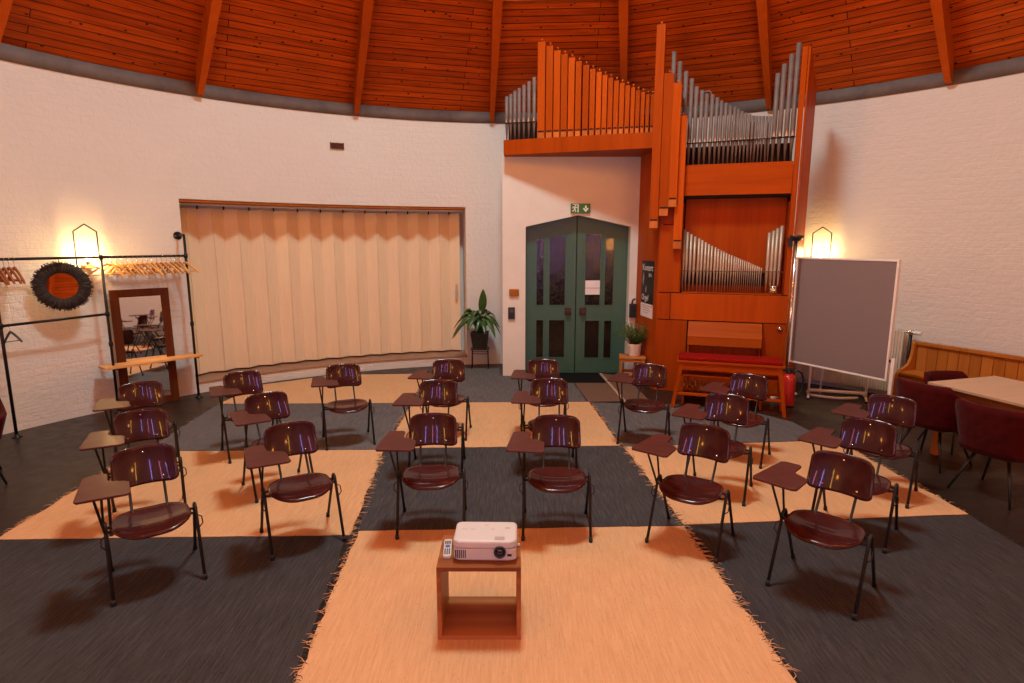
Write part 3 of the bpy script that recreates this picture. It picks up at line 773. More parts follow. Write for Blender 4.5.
mb = MB(); wv = cyl(137.05, RW-.002, 2.25); mb.tube([(pR.x,pR.y,2.235),(pR.x,pR.y,2.255),(wv.x,wv.y,2.255)], .0165, 10)
fl_ = MB(); fl_.T = Matrix.Translation(wv) @ Matrix.Rotation(R(137.05),4,'Z') @ Matrix.Rotation(R(-90),4,'Y'); fl_.lathe([(.055,0),(.055,.01),(.027,.016),(.025,.04)], 16)
arm = mb.build('wall_arm', M['blackpipe'], rack); fl_.build('wall_flange', M['blackpipe'], arm)
# shelf board on the rack
dirS = (pR-pM).normalized(); nS = Vector((dirS.y,-dirS.x,0))
mb = MB(); a_ = pM-dirS*.13; b_ = pR+dirS*.05
q = [a_+nS*.13, b_+nS*.13, b_-nS*.12, a_-nS*.12]
if (q[0]-Vector((CX,CY,0))).length > (q[3]-Vector((CX,CY,0))).length: pass
mb.prism([tuple(p)[:2] for p in q], .598, .626, 'xy', .003); sb = mb.build('shelf_board', M['oak'], rack); sb['label'] = 'honey-coloured wooden shelf board'
mb = MB()
for p in (pM, pR): mb.tube([tuple(p+nS*.11+Vector((0,0,.588))), tuple(p-nS*.10+Vector((0,0,.588)))], .01)
mb.build('shelf_bracket', M['blackpipe'], rack)

# hangers
def make_hanger(mat, label, grp):
    # local: hangs in the x-z plane, rail axis along y, hook centre at origin
    t = thing('coat_hanger', label, 'hanger', (0,0,0), 0, grp)
    mb = MB()
    L = [(-.215+.43*i/16, 0, -.078-.125*abs(-1+2*i/16)**1.25) for i in range(17)]
    for p, q in zip(L, L[1:]):
        mb.prism([(p[0],p[2]-.011),(q[0],q[2]-.011),(q[0],q[2]+.011),(p[0],p[2]+.011)], -.008, .008, 'xz')
    mb.build('shoulder_bar', mat, t)
    mb = MB(); mb.tube([(-.19,0,-.188),(.19,0,-.188)], .0055, 6); mb.build('trouser_bar', mat, t)
    mb = MB(); mb.tube([(0,0,-.07),(0,0,-.045)] + arc((0,0,-.0005),.021,-60,185,10), .0024, 6); mb.build('hook', M['chrome'], t)
    return t
h0 = make_hanger(M['hanger'], '', 'wooden hangers on the rail above the leaning mirror')
N = 17
for i in range(N):
    f = .05+.93*i/(N-1); p = pM.lerp(pR, f)
    o = h0 if i == 0 else copy_tree(h0)
    o.location = (p.x, p.y, 1.978); base = math.atan2(dirS.y, dirS.x)+PI/2
    o.rotation_euler = (0, random.uniform(-.05,.05), base+random.uniform(-.13,.13)+.14); o.scale = (1.17,1.1,1.1)
    o['label'] = 'honey-coloured wooden hanger in the close row on the rail above the leaning mirror'
    if i == 0:
        o.rotation_euler = (0, R(5), base+1.15); o['label'] = 'wooden hanger turned crosswise at the left end of the row above the mirror'
    elif i == N-1: o['label'] = 'wooden hanger at the right end of the row, next to the right post'
d2 = (pM-pL).normalized(); base2 = math.atan2(d2.y, d2.x)+PI/2
h1 = make_hanger(M['hangerred'], '', 'hangers at the left end of the coat rail')
for i in range(6):
    p = pL.lerp(pM, -.03+.043*i)
    o = h1 if i == 0 else copy_tree(h1); o.location = (p.x, p.y, 1.978); o.rotation_euler = (0, random.uniform(-.05,.05), base2+random.uniform(-.08,.08)+.02); o.scale = (1.1,1.1,1.2)
    o['label'] = 'reddish wooden hanger in the bunch at the left edge of the photo'; o['group'] = 'hangers at the left end of the coat rail'
hb = make_hanger(M['darkgrey'], 'dark grey hanger hanging alone from the lower rail at left', 'hanger on the lower rail')
del hb['group']
p = pL.lerp(pM, .07); hb.location = (p.x,p.y,1.262); hb.rotation_euler = (0, R(8), base2+.12); hb.scale = (.8,1,.95)

# round wicker mirror hanging from the rail
pm = cyl(149.5, RW-.235, 1.655)
o = thing('round_mirror', 'round mirror in a wide black wicker ring hung from the coat rail', 'mirror', pm, R(43)); o.rotation_euler = (R(-9),0,R(43))
mb = MB(); n = 64
prof = [(.148,.0),(.152,.010),(.20,.012),(.26,.006),(.275,.0),(.26,-.005),(.20,-.008),(.152,-.006)]
rings = []
for i in range(n):
    a = 2*PI*i/n; k = 1+.02*(1 if i % 2 else -1)
    rings.append([mb._v((r*(k if r > .15 else 1)*math.cos(a), -y-(.006 if i % 2 and r > .15 else 0), r*(k if r > .15 else 1)*math.sin(a))) for r, y in prof])
for i in range(n):
    A, B = rings[i], rings[(i+1) % n]
    for k in range(len(prof)): mb.face([A[k], A[(k+1)%len(prof)], B[(k+1)%len(prof)], B[k]])
wr = mb.build('wicker_ring', M['wicker'], o, True)
mb = MB()
for i in range(420):
    a = 2*PI*i/420+random.uniform(-.02,.02); r0, r1 = .150, random.uniform(.278,.302); b_ = a+random.uniform(-.16,.16)
    mb.mi = 1 if i % 5 == 0 else 0
    mb.tube([(r0*math.cos(a),-.014,r0*math.sin(a)),(.215*math.cos((a+b_)/2),-.020-random.uniform(0,.006),.215*math.sin((a+b_)/2)),(r1*math.cos(b_),-.004,r1*math.sin(b_))], .0024, 4)
s_ = mb.build('wicker_strand', [M['wicker'], M['straw']], wr); s_['kind'] = 'stuff'
mb = MB(); mb.T = Matrix.Rotation(R(90),4,'X'); mb.lathe([(.15,-.004),(.15,.006)], 48); mb.build('mirror_glass', M['mirror'], o)
mb = MB(); mb.tube([(0,.0,.27),(0,.0,.34)], .004, 6); mb.build('hanging_loop', M['blackmetal'], o)

# tall mirror leaning on the wall
ma, mbb = cyl(144.75, RW-.11), cyl(138.95, RW-.11); mc = (ma+mbb)/2; dm = (mbb-ma).normalized()
W2 = (mbb-ma).length/2; mc = mc-dm*.02+Vector((.05,-.04,0))
o = thing('standing_mirror', 'tall mirror in a dark brown wooden frame leaning on the wall behind the shelf', 'mirror', (mc.x,mc.y,.0), math.atan2(dm.y,dm.x))
o.rotation_euler = (R(-1.2), 0, math.atan2(dm.y,dm.x)-R(6.5))
H2, FW = 1.56, .10
mb = MB()
mb.box((-W2,-.0,0),(-W2+FW,.035,H2),.006); mb.box((W2-FW,-.0,0),(W2,.035,H2),.006); mb.box((-W2+FW,-.0,H2-FW),(W2-FW,.035,H2),.006); mb.box((-W2+FW,-.0,0),(W2-FW,.035,FW),.006)
mb.build('frame', M['walnut'], o)
mb = MB(); mb.box((-W2+FW-.004,.012,FW-.004),(W2-FW+.004,.02,H2-FW+.004)); mb.build('mirror_glass', M['mirror'], o)

# ------------------------------------------------------------------ peace lily on its stand
o = thing('plant_stand', 'thin dark metal plant stand against the wall beside the portal', 'plant stand', (-.55,9.93,.005))
mb = MB(); mb.box((-.16,-.12,.335),(.16,.12,.35),.004); mb.build('top_plate', M['darkgrey'], o)
mb = MB(); mb.tube([(-.14,-.1,.27),(.14,-.1,.27),(.14,.1,.27),(-.14,.1,.27)], .006, 6, closed=True); mb.build('ring_rail', M['blackmetal'], o)
for x in (-.14,.14):
    for y in (-.1,.1): mb = MB(); mb.tube([(x,y,0),(x*.95,y*.95,.336)], .008, 6); mb.build('leg', M['blackmetal'], o)
o = thing('peace_lily', 'peace lily with drooping dark green leaves in a black pot on the metal stand', 'potted plant', (-.55,9.93,.355))
mb = MB(); mb.prism([(-.13,-.13),(.13,-.13),(.13,.13),(-.13,.13)], 0, .02); mb.T = Matrix.Identity(4)
r0 = [(-.12,-.12),(.12,-.12),(.12,.12),(-.12,.12)]; r1 = [(x*1.3,y*1.3) for x, y in r0]
a4 = [mb._v((x,y,.02)) for x, y in r0]; b4 = [mb._v((x,y,.285)) for x, y in r1]; c4 = [mb._v((x*1.18,y*1.18,.285)) for x, y in r0]; d4 = [mb._v((x*1.15,y*1.15,.25)) for x, y in r0]
for i in range(4):
    j = (i+1) % 4; mb.face([a4[i],a4[j],b4[j],b4[i]]); mb.face([b4[i],b4[j],c4[j],c4[i]]); mb.face([c4[i],c4[j],d4[j],d4[i]])
mb.build('pot', M['blackpot'], o, True)
mb = MB(); mb.box((-.138,-.138,.245),(.138,.138,.252)); mb.build('soil', M['soil'], o)
def big_leaf(az, r, hp, ht, W, t0=.38, squash=1.0):
    """petiole and blade along a quadratic curve: rises to about hp, tip at radius r and height ht"""
    mb = MB(); d = Vector((math.cos(az), math.sin(az)*squash, 0)); side = Vector((-math.sin(az), math.cos(az), 0))
    p0, p1, p2 = Vector((0,0,.25))+d*.03, d*r*.42+Vector((0,0,.25+hp*1.55)), d*r+Vector((0,0,.25+ht))
    def P(t_): return p0*(1-t_)**2+p1*2*t_*(1-t_)+p2*t_*t_
    mb.tube([P(i*(t0+.05)/5) for i in range(6)], .0055, 5)
    n = 10; rows = []
    for i in range(n+1):
        f = i/n; t_ = t0+(1-t0)*f; c = P(t_); w = W*math.sin(PI*min(1,f**.75*.98+.015))**.75
        up = (P(min(1,t_+.02))-P(t_-.02)).cross(side)*-1; up.normalize()
        rows.append([mb._v(c+side*w*k+up*(abs(k)**1.4*w*.30)) for k in (-1,-.5,0,.5,1)])
    for a, b in zip(rows, rows[1:]):
        for k in range(4): mb.face([a[k],a[k+1],b[k+1],b[k]], True)
    lf = mb.build('leaf', M['leaf'], o)
    md = lf.modifiers.new('thickness', 'SOLIDIFY'); md.thickness = .003; md.offset = 0
rs = random.Random(11)
big_leaf(R(-60), .13, .27, .78, .078, .48)
for i in range(34):
    az = 2*PI*i*.381966; f = i/34
    r = (.22+.37*f)*rs.uniform(.85,1.1); hp = rs.uniform(.28,.44)*(1-.12*f); ht = hp-.04-.42*f*rs.uniform(.6,1.1)
    if math.cos(az) > .2: r = min(r, .34/math.cos(az))
    big_leaf(az, r, hp, ht, rs.uniform(.055,.082), .34, .50 if math.sin(az) > 0 else .85)

# ------------------------------------------------------------------ stool and herb
o = thing('wooden_stool', 'small square wooden stool by the organ with a white pot on it', 'stool', (1.855,8.86,.0085), R(-10)); o.scale = (1.2,1.05,1)
mb = MB(); mb.box((-.165,-.15,.40),(.165,.15,.425),.004); mb.build('seat', M['stool'], o)
for x in (-.14,.14):
    for y in (-.125,.125): mb = MB(); mb.box((x-.016,y-.016,0),(x+.016,y+.016,.40),.003); mb.build('leg', M['stool'], o)
for z in (.37,.16):
    for y in (-.125,.125): mb = MB(); mb.box((-.124,y-.01,z-.022),(.124,y+.01,z+.02),.002); mb.build('rail', M['stool'], o)
    for x in (-.14,.14): mb = MB(); mb.box((x-.01,-.108,z-.022),(x+.01,.108,z+.02),.002); mb.build('rail', M['stool'], o)
o = thing('potted_herb', 'bushy fine-leaved green plant in a white pot on the wooden stool', 'potted plant', (1.88,8.86,.433))
mb = MB(); mb.lathe([(.085,0),(.092,.01),(.108,.17),(.112,.195),(.104,.195),(.098,.165)], 24); mb.build('pot', M['whitepot'], o)
mb = MB(); mb.lathe([(.099,.160),(.099,.166)], 20); mb.build('soil', M['soil'], o)
mb = MB(); rs = random.Random(5)
for i in range(150):
    az = rs.uniform(0,2*PI); le = rs.uniform(0,.9)**.9; L = rs.uniform(.22,.40)
    d = Vector((math.cos(az)*math.sin(le), math.sin(az)*math.sin(le), math.cos(le)))
    p0 = Vector((math.cos(az)*.05*rs.random(), math.sin(az)*.05*rs.random(), .165)); pts = [p0+d*L*t_+Vector((rs.uniform(-.01,.01),rs.uniform(-.01,.01),-.05*t_*t_)) for t_ in (0,.35,.7,1)]
    mb.tube([tuple(p) for p in pts], .0016, 4)
    for k in range(14):
        t_ = .25+.75*k/14; c = p0+d*L*t_; q = Vector((rs.uniform(-1,1),rs.uniform(-1,1),rs.uniform(-.4,.8))).normalized()*rs.uniform(.022,.042); w_ = q.cross(Vector((0,0,1))).normalized()*.008
        mb.poly([c, c+q*.5+w_, c+q, c+q*.5-w_])
f = mb.build('foliage', M['herb'], o); f['kind'] = 'stuff'

# ------------------------------------------------------------------ organ
OX, OY, OA = 2.164, 8.428, -18.2
org = thing('pipe_organ', 'tall orange wooden pipe organ with tin pipes between door and pinboard', 'organ', (OX,OY,0), R(OA))
OM = Matrix.Translation((OX,OY,0)) @ Matrix.Rotation(R(OA),4,'Z')
def OW(p): return OM @ Vector(p)
def ob(name, a, b, mat='organ', bev=.004, lab=None, par=None):
    mb = MB(); mb.box(a, b, bev); x = mb.build(name, M[mat], par or org)
    if lab: x['label'] = lab
    return x
# carcass (dark behind the joints)
ob('carcass', (-.05,.025,0), (1.66,.62,1.44), 'void', 0)
ob('carcass', (-.05,.30,1.44), (1.66,.62,2.765), 'void', 0)
ob('carcass', (.20,.03,2.785), (1.66,.62,3.16), 'void', 0)
G = .006
ob('front_panel', (-.07,0,.0), (.365,.024,1.05)); ob('front_panel', (1.375,0,0), (1.664,.024,1.05))
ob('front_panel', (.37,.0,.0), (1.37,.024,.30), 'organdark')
ob('front_panel', (-.07,0,1.062), (.115,.024,1.44)); ob('front_panel', (.122,0,1.062), (1.664,.024,1.44))
ob('front_panel', (-.07,0,1.452), (.230,.024,2.40))
ob('front_panel', (-.07,0,2.41), (.22,.024,3.45))
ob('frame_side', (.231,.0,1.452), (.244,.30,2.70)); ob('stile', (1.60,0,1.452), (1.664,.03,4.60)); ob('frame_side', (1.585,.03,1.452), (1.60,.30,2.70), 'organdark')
ob('recess_back', (.262,.27,1.452), (1.585,.285,2.765), 'organ'); ob('recess_floor', (.262,.03,1.445), (1.585,.27,1.456), 'organh')
ob('recess_head', (.22,.03,2.765), (1.60,.29,2.785), 'void', 0)
ob('upper_panel', (.225,0,2.795), (1.597,.024,3.175), 'organh')
ob('wind_chest', (.0,.02,3.16), (1.597,.40,3.21), 'organh'); ob('wind_chest', (.0,.22,3.21), (1.597,.42,3.47), 'void', .002)
# right side cheek, splayed back to the wall
mb = MB(); pr = [(0,0),(.70,0),(.70,4.25),(.0,4.60)]
mb.T = Matrix.Translation((1.672,.004,0)) @ Matrix.Rotation(R(73.5),4,'Z'); mb.prism(pr, -.022, .0, 'xz', .003); mb.build('side_cheek', M['organ'], org)
# left side panel towards the portal pier
lw = OM.inverted() @ Vector((1.985,9.345,0)); ang = math.atan2(lw.y, lw.x+.07); L_ = math.hypot(lw.x+.07, lw.y)
mb = MB(); mb.T = Matrix.Translation((-.072,.0,0)) @ Matrix.Rotation(ang,4,'Z'); mb.prism([(0,0),(L_,0),(L_,3.46),(0,3.46)], -.024, 0, 'xz', .003); mb.build('side_panel', M['organ'], org)
SPM = OM @ Matrix.Translation((-.072,.0,0)) @ Matrix.Rotation(ang,4,'Z')
# keydesk with sloping lid
mb = MB(); mb.prism([(.0,1.05),(-.06,1.05),(-.20,.86),(-.20,.735),(0,.735)], .385, 1.355, 'yz', .004); kd = mb.build('keydesk_lid', M['organlid'], org)
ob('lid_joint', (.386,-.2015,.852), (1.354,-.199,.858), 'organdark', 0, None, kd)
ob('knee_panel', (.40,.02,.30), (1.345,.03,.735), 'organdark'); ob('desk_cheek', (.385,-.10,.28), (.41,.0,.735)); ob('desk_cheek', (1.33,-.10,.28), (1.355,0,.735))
mb = MB(); mb.T = Matrix.Translation((1.585,.0,.985)) @ Matrix.Rotation(R(90),4,'X'); mb.lathe([(.036,-.004),(.036,.01),(.024,.014),(.02,.03),(.001,.034)], 16); x = mb.build('switch_knob', M['chrome'], org); x['label'] = 'round chrome switch knob'
ob('control_box', (1.60,-.03,2.10), (1.655,.0,2.22), 'black', .004, 'small black box')
for sx, sz in ((.06,1.13),(.16,1.13)): ob('screw_knob', (sx,-.008,sz), (sx+.014,0,sz+.014), 'rust', .003)
# pedalboard
for i in range(24):
    s0 = .40+i*.038; mb = MB()
    if i % 12 in (1,3,6,8,10): mb.box((s0,-.42,.14),(s0+.022,-.05,.20),.004); mm = 'organdark'
    else: mb.box((s0,-.62,.10),(s0+.026,-.05,.135),.004); mm = 'organh'
    mb.build('pedal_key', M[mm], org)
ob('pedal_frame', (.36,-.66,.0), (.39,-.02,.14), 'organ'); ob('pedal_frame', (1.33,-.66,0), (1.36,-.02,.14), 'organ'); ob('pedal_frame', (.39,-.04,.0), (1.33,-.02,.10), 'organ')
# wooden shelf reaching over the portal
pw = [OM.inverted() @ Vector(p) for p in ((-.115,9.352,0),(2.0,9.352,0))]
mb = MB(); mb.prism([(-2.405,0),(-.076,0),(-.076,.12),(pw[1].x,pw[1].y),(pw[0].x,pw[0].y)], 3.455, 3.49, 'xy'); mb.build('shelf_bottom', M['organh'], org)
mb = MB(); mb.box((-2.405,-.022,3.452),(-.076,.0,3.668),.003); mb.build('shelf_front', M['organ'], org)
mb = MB(); mb.prism([(-2.40,0.001),(-.076,.001),(-.076,.16),(-2.38,.16)], 3.64, 3.66, 'xy'); mb.build('shelf_top', M['organh'], org)
ob('shelf_back', (-2.39,.17,3.49), (-.2,.185,3.94), 'void', 0)
# wooden pipes on the shelf
WD = [(-1.906,-1.786,5.014),(-1.777,-1.67,4.947),(-1.663,-1.559,4.875),(-1.553,-1.452,4.814),(-1.446,-1.348,4.758),(-1.339,-1.248,4.701),(-1.233,-1.14,4.641),(-1.133,-1.049,4.582),(-1.039,-.958,4.531),(-.952,-.876,4.484),(-.87,-.794,4.442),(-.788,-.713,4.398),(-.707,-.632,4.358),(-.626,-.555,4.322),(-.548,-.485,4.289),(-.479,-.413,4.246),(-.407,-.347,4.216),(-.338,-.281,4.181),(-.273,-.216,4.176)]
def wooden_pipe(s0, s1, z0, z1, y0, y1, slit):
    mb = MB(); mb.box((s0,y0,z0),(s1,y1,z1),.003)
    w_ = mb.build('wooden_pipe', M['organpipe'], org)
    mb = MB(); mb.box((s0+.008,y0-.003,slit),(s1-.008,y0,slit+.02)); mb.build('mouth', M['void'], w_)
    return w_
for s0, s1, z1 in WD:
    zb = 3.662; k = .79-.03*(s0+2)  # mouth height falls slightly to the right
    w_ = wooden_pipe(s0+.004, s1-.004, zb, z1, .05, .05+(s1-s0)*1.15, 3.765-.02*(s0+1.9)/1.7)
    mb = MB(); mb.box((s0+.012,.044,zb+.004),(s1-.012,.05,3.755-.02*(s0+1.9)/1.7),.002); mb.build('foot_cap', M['organlight'], w_)
    mb = MB(); c = (s0+s1)/2; mb.lathe([(.006,0),(.006,.03),(.014,.034),(.014,.05)], 8, (c,.09,z1)); mb.build('tuning_stopper', M['organlight'], w_)
# four big wooden pipes hung in front of the case
for s0, s1, z0, z1 in ((-.208,-.092,2.357,5.01),(-.086,.040,2.523,4.39),(.040,.150,2.642,4.25),(.122,.237,2.071,3.84)):
    y0 = -.13 if s0 != .122 else -.10
    if s0 == .040: y0 = -.16
    w_ = wooden_pipe(s0, s1, z0, z1, y0, y0+.12, z0+.10)
    mb = MB(); mb.box((s0+.002,y0-.008,z0-.002),(s1-.002,y0,z0+.092),.002); mb.build('foot_cap', M['organlight'], w_)
    mb = MB(); c = (s0+s1)/2; mb.lathe([(.007,0),(.007,.025),(.014,.03),(.014,.045)], 8, (c,y0+.06,z1)); mb.build('tuning_stopper', M['organlight'], w_)
# metal pipes
def metal_pipe(s, z0, zm, z1, r, y, mat='pipemetal'):
    mb = MB(); mb.lathe([(r*.25,z0),(r*.92,zm-.01),(r,zm),(r,z1),(r*.85,z1),(r*.85,z1-.03)], 12, (s,y,0))
    p_ = mb.build('metal_pipe', M[mat], org)
    mb = MB(); mb.prism([(s-r*.6,zm),(s+r*.6,zm),(s,zm+r*2.6)], y-r*1.02, y-r*.75, 'xz'); mb.build('upper_lip', M['pipemetal'], p_)
    mb = MB(); mb.box((s-r*.62,y-r*1.04,zm-.004),(s+r*.62,y-r*.7,zm+.006)); mb.build('mouth', M['void'], p_)
UP = [(.016,4.715),(.1,4.581),(.186,4.453),(.266,4.351),(.334,4.244),(.408,4.19),(.472,4.143),(.544,4.124),(.608,4.083),(.666,4.039),(.724,4.007),(.781,3.973),(.838,3.949),(.884,3.918),(.933,3.887),(.981,3.864),(1.026,3.845),(1.071,3.823),(1.114,3.814),(1.158,3.809),(1.201,3.806),(1.245,3.803),(1.285,3.801)]
for i, (s, z1) in enumerate(UP): metal_pipe(s, 3.205, 3.50, z1, max(.016,.030-.0006*i), .10, 'pipelead')
for s, z1 in ((1.341,4.329),(1.412,4.438),(1.492,4.55),(1.565,4.675)): metal_pipe(s, 3.205, 3.50+.03, z1, .031, .10, 'pipelead')
for i in range(12): metal_pipe(.66+i*.055, 3.205, 3.52, 3.80-.006*i, .013, .17, 'pipelead')
mb = MB(); mb.tube([(.0,.066,3.497),(1.60,.066,3.521)], .008, 6); mb.build('pipe_rack', M['void'], org)
mb = MB(); mb.tube([(.40,.16,4.17),(.50,.16,4.19),(.56,.16,4.10),(.66,.16,3.9)], .012, 8); mb.build('bent_pipe', M['pipelead'], org)
MS = [(-2.385,4.304),(-2.322,4.331),(-2.257,4.375),(-2.19,4.407),(-2.115,4.449),(-2.038,4.49),(-1.957,4.542)]
for s, z1 in MS: metal_pipe(s, 3.662, 3.92, z1, .027, .075, 'pipelead')
mb = MB(); mb.tube([(-2.42,.042,3.925),(-1.92,.042,3.915)], .007, 6); mb.build('pipe_rack', M['void'], org)
LOW = [(.283,2.338),(.325,2.305),(.378,2.273),(.430,2.242),(.486,2.216),(.53,2.191),(.577,2.161),(.621,2.136),(.664,2.11),(.711,2.092),(.75,2.067),(.79,2.049),(.825,2.031),(.861,2.013),(.897,1.995),(.932,1.981),(.967,1.966)]
s = .967; z = 1.966
while s < 1.30: s += .0275; z -= .0118; LOW.append((s,z))
for i, (s, z1) in enumerate(LOW): metal_pipe(s-.016, 1.456, 1.755, z1, max(.0098,.0215-.0006*i), .115)
for s, z1 in ((1.379,2.287),(1.431,2.317),(1.478,2.348),(1.53,2.379)): metal_pipe(s, 1.456, 1.76, z1, .0225, .115)
mb = MB(); mb.box((.265,.13,1.742),(1.585,.15,1.768)); mb.build('pipe_rack', M['organdark'], org)
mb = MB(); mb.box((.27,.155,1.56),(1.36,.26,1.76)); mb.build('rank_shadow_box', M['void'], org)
# small metal drum standing in the recess
q = OW((1.475,.085,1.458)); o = thing('metal_tin', 'round shiny metal tin at the right end of the lower organ pipes', 'tin', q, R(OA))
mb = MB(); mb.lathe([(.05,0),(.062,.01),(.062,.085),(.056,.092)], 24); mb.build('body', M['chrome'], o); mb = MB(); mb.lathe([(.058,.092),(.064,.094),(.064,.11),(.04,.116),(.001,.118)], 24); mb.build('lid', M['chrome'], o)

# poster and notice on the organ side panel
def on_side(x0, x1, z0, z1, y=-.026): return x0, x1, z0, z1
d_ = L_
post = thing('concert_poster', 'black concert poster with pale lettering on the side panel of the organ', 'poster', (0,0,0)); post.matrix_world = SPM
POX0, POX1 = .14, .66
mb = MB(); mb.box((POX0,.0005,1.245),(POX1,.003,1.885)); mb.build('sheet', M['black'], post)
def text(body, size, x, z, mat, par, y=.0042, flip=True):
    cu = bpy.data.curves.new('lettering', 'FONT'); cu.body = body; cu.size = size; cu.extrude = .0006
    tmp = bpy.data.objects.new('lettering', cu); COL.objects.link(tmp)
    me = bpy.data.meshes.new_from_object(tmp, depsgraph=bpy.context.evaluated_depsgraph_get())
    bpy.data.objects.remove(tmp); bpy.data.curves.remove(cu)
    o = bpy.data.objects.new('lettering', me); COL.objects.link(o); me.materials.append(mat); o.parent = par
    o.location = (x, y, z); o.rotation_euler = (R(90), 0, R(180)); return o
text('Konzert', .135, POX1-.03, 1.74, M['paper'], post); text('20 h', .07, POX0+.22, 1.65, M['paper'], post); text('Orgel', .125, POX1-.03, 1.29, M['paper'], post)
mb = MB()
mb.prism([(.58,1.50),(.61,1.58),(.575,1.72),(.55,1.62)], .003, .0042, 'xz'); mb.prism([(.45,1.40),(.48,1.44),(.45,1.52),(.43,1.45)], .003, .0042, 'xz')
mb.build('figure', M['greyplastic'], post)
note = thing('paper_notice', 'white printed notice below the black poster on the organ side', 'notice', (0,0,0)); note.matrix_world = SPM
mb = MB(); mb.box((POX0+.01,.0005,1.035),(POX1,.0025,1.24)); mb.build('sheet', M['paper'], note)
mb = MB()
for k, (a_, b_) in enumerate(((.18,.60),(.30,.58),(.26,.56),(.34,.54))): mb.box((a_,.0025,1.205-.035*k),(b_,.0034,1.215-.035*k))
mb.box((.155,.0025,1.2),(.185,.0034,1.228)); mb.build('printed_lines', M['greyplastic'], note)

# organ bench
bn = thing('organ_bench', 'wide orange wooden organ bench with splayed legs before the organ', 'bench', OW((0,0,.0)), R(OA))
def bb(name, a, b, mat='organh', bev=.004): mb = MB(); mb.box(a, b, bev); return mb.build(name, M[mat], bn)
bb('top_board', (.285,-.95,.625), (1.575,-.60,.655)); bb('apron', (.33,-.93,.53), (1.53,-.91,.625)); bb('apron', (.33,-.64,.53), (1.53,-.62,.625))
for sx, st in ((.25,.345),(1.61,1.515)):
    for y in (-.915,-.635):
        mb = MB(); d_ = Vector((st-sx,0,.63)); w_ = .022
        v = [(sx-w_,y-.02,0),(sx+w_,y-.02,0),(sx+w_,y+.02,0),(sx-w_,y+.02,0)]; u_ = [(st-w_-.004,y-.02,.626),(st+w_+.004,y-.02,.626),(st+w_+.004,y+.02,.626),(st-w_-.004,y+.02,.626)]
        a4 = [mb._v(p) for p in v]; b4 = [mb._v(p) for p in u_]
        mb.face(a4[::-1]); mb.face(b4)
        for i in range(4): mb.face([a4[i],a4[(i+1)%4],b4[(i+1)%4],b4[i]])
        mb.build('leg', M['organ'], bn)
bb('stretcher', (.30,-.925,.19), (1.56,-.905,.225)); bb('stretcher', (.30,-.645,.19), (1.56,-.625,.225)); bb('book_shelf', (.34,-.90,.44), (1.52,-.64,.46))
mb = MB()
# carved scroll ornaments between shelf and stretcher
for i in range(7):
    c = .40+i*.075
    mb.tube([(c+.028*(1-k/16)*math.cos(k*.7), -.905, .33+.06*math.sin(k*.35)*(1 if i%2 else -1)+.03*(1-k/16)*math.sin(k*.7)) for k in range(17)], .009, 6)
mb.build('carved_ornament', M['walnut'], bn)
cu = MB(); cu.box((.30,-.945,.656),(1.55,-.61,.706),.016); o = cu.build('bench_cushion', M['redcloth']); o.matrix_world = OM; tag(o, 'long flat red cushion lying on the organ bench', 'cushion')

# ------------------------------------------------------------------ floor lamp, pinboard, extinguisher, radiator
fp = OW((1.69,-.125,0))
o = thing('floor_lamp', 'chrome torchiere floor lamp with black bowl between organ and pinboard', 'lamp', (fp.x,fp.y,0))
mb = MB(); mb.lathe([(.075,0),(.075,.02),(.02,.035)], 24); mb.build('base', M['black'], o)
mb = MB(); mb.tube([(0,0,.02),(0,0,2.19)], .019, 10); mb.build('pole', M['chrome'], o)
mb = MB(); mb.lathe([(.02,2.17),(.055,2.185),(.082,2.215),(.092,2.25),(.086,2.25),(.07,2.215),(.02,2.195)], 24); mb.build('bowl', M['black'], o)

PA = math.atan2(6.74-7.92,4.44-3.83)
pb = thing('pinboard', 'large grey felt pinboard in a white frame on a white stand', 'pinboard', (3.83,7.92,0), PA)
PW, Z0, Z1 = 1.325, .538, 1.965
mb = MB(); mb.box((.02,-.015,Z0+.02),(PW-.02,.015,Z1-.02)); mb.build('felt_panel', M['pinfelt'], pb)
mb = MB(); mb.box((0,-.022,Z0),(.024,.022,Z1),.003); mb.box((PW-.024,-.022,Z0),(PW,.022,Z1),.003); mb.box((.024,-.022,Z0),(PW-.024,.022,Z0+.024),.003); mb.box((.024,-.022,Z1-.024),(PW-.024,.022,Z1),.003)
mb.build('frame', M['white'], pb)
for x in (-.04, PW+.045):
    mb = MB(); mb.box((x-.02,-.015,.03),(x+.02,.015,.82),.004); pp = mb.build('post', M['white'], pb)
    mb = MB(); mb.box((x-.022,-.25,.025),(x+.022,.25,.055),.005); mb.build('foot', M['white'], pp)
    for y in (-.22,.22): mb = MB(); mb.T = Matrix.Translation((x,y,.0)); mb.tube([(-.012,0,.0145),(.012,0,.0145)], .0145, 12); mb.build('castor', M['black'], pp)
    mb = MB(); mb.box((min(x,x-.0)+(.02 if x < 0 else -.045),-.012,.77),(x+(.045 if x < 0 else -.02),.012,.80)); mb.build('clamp', M['black'], pp)

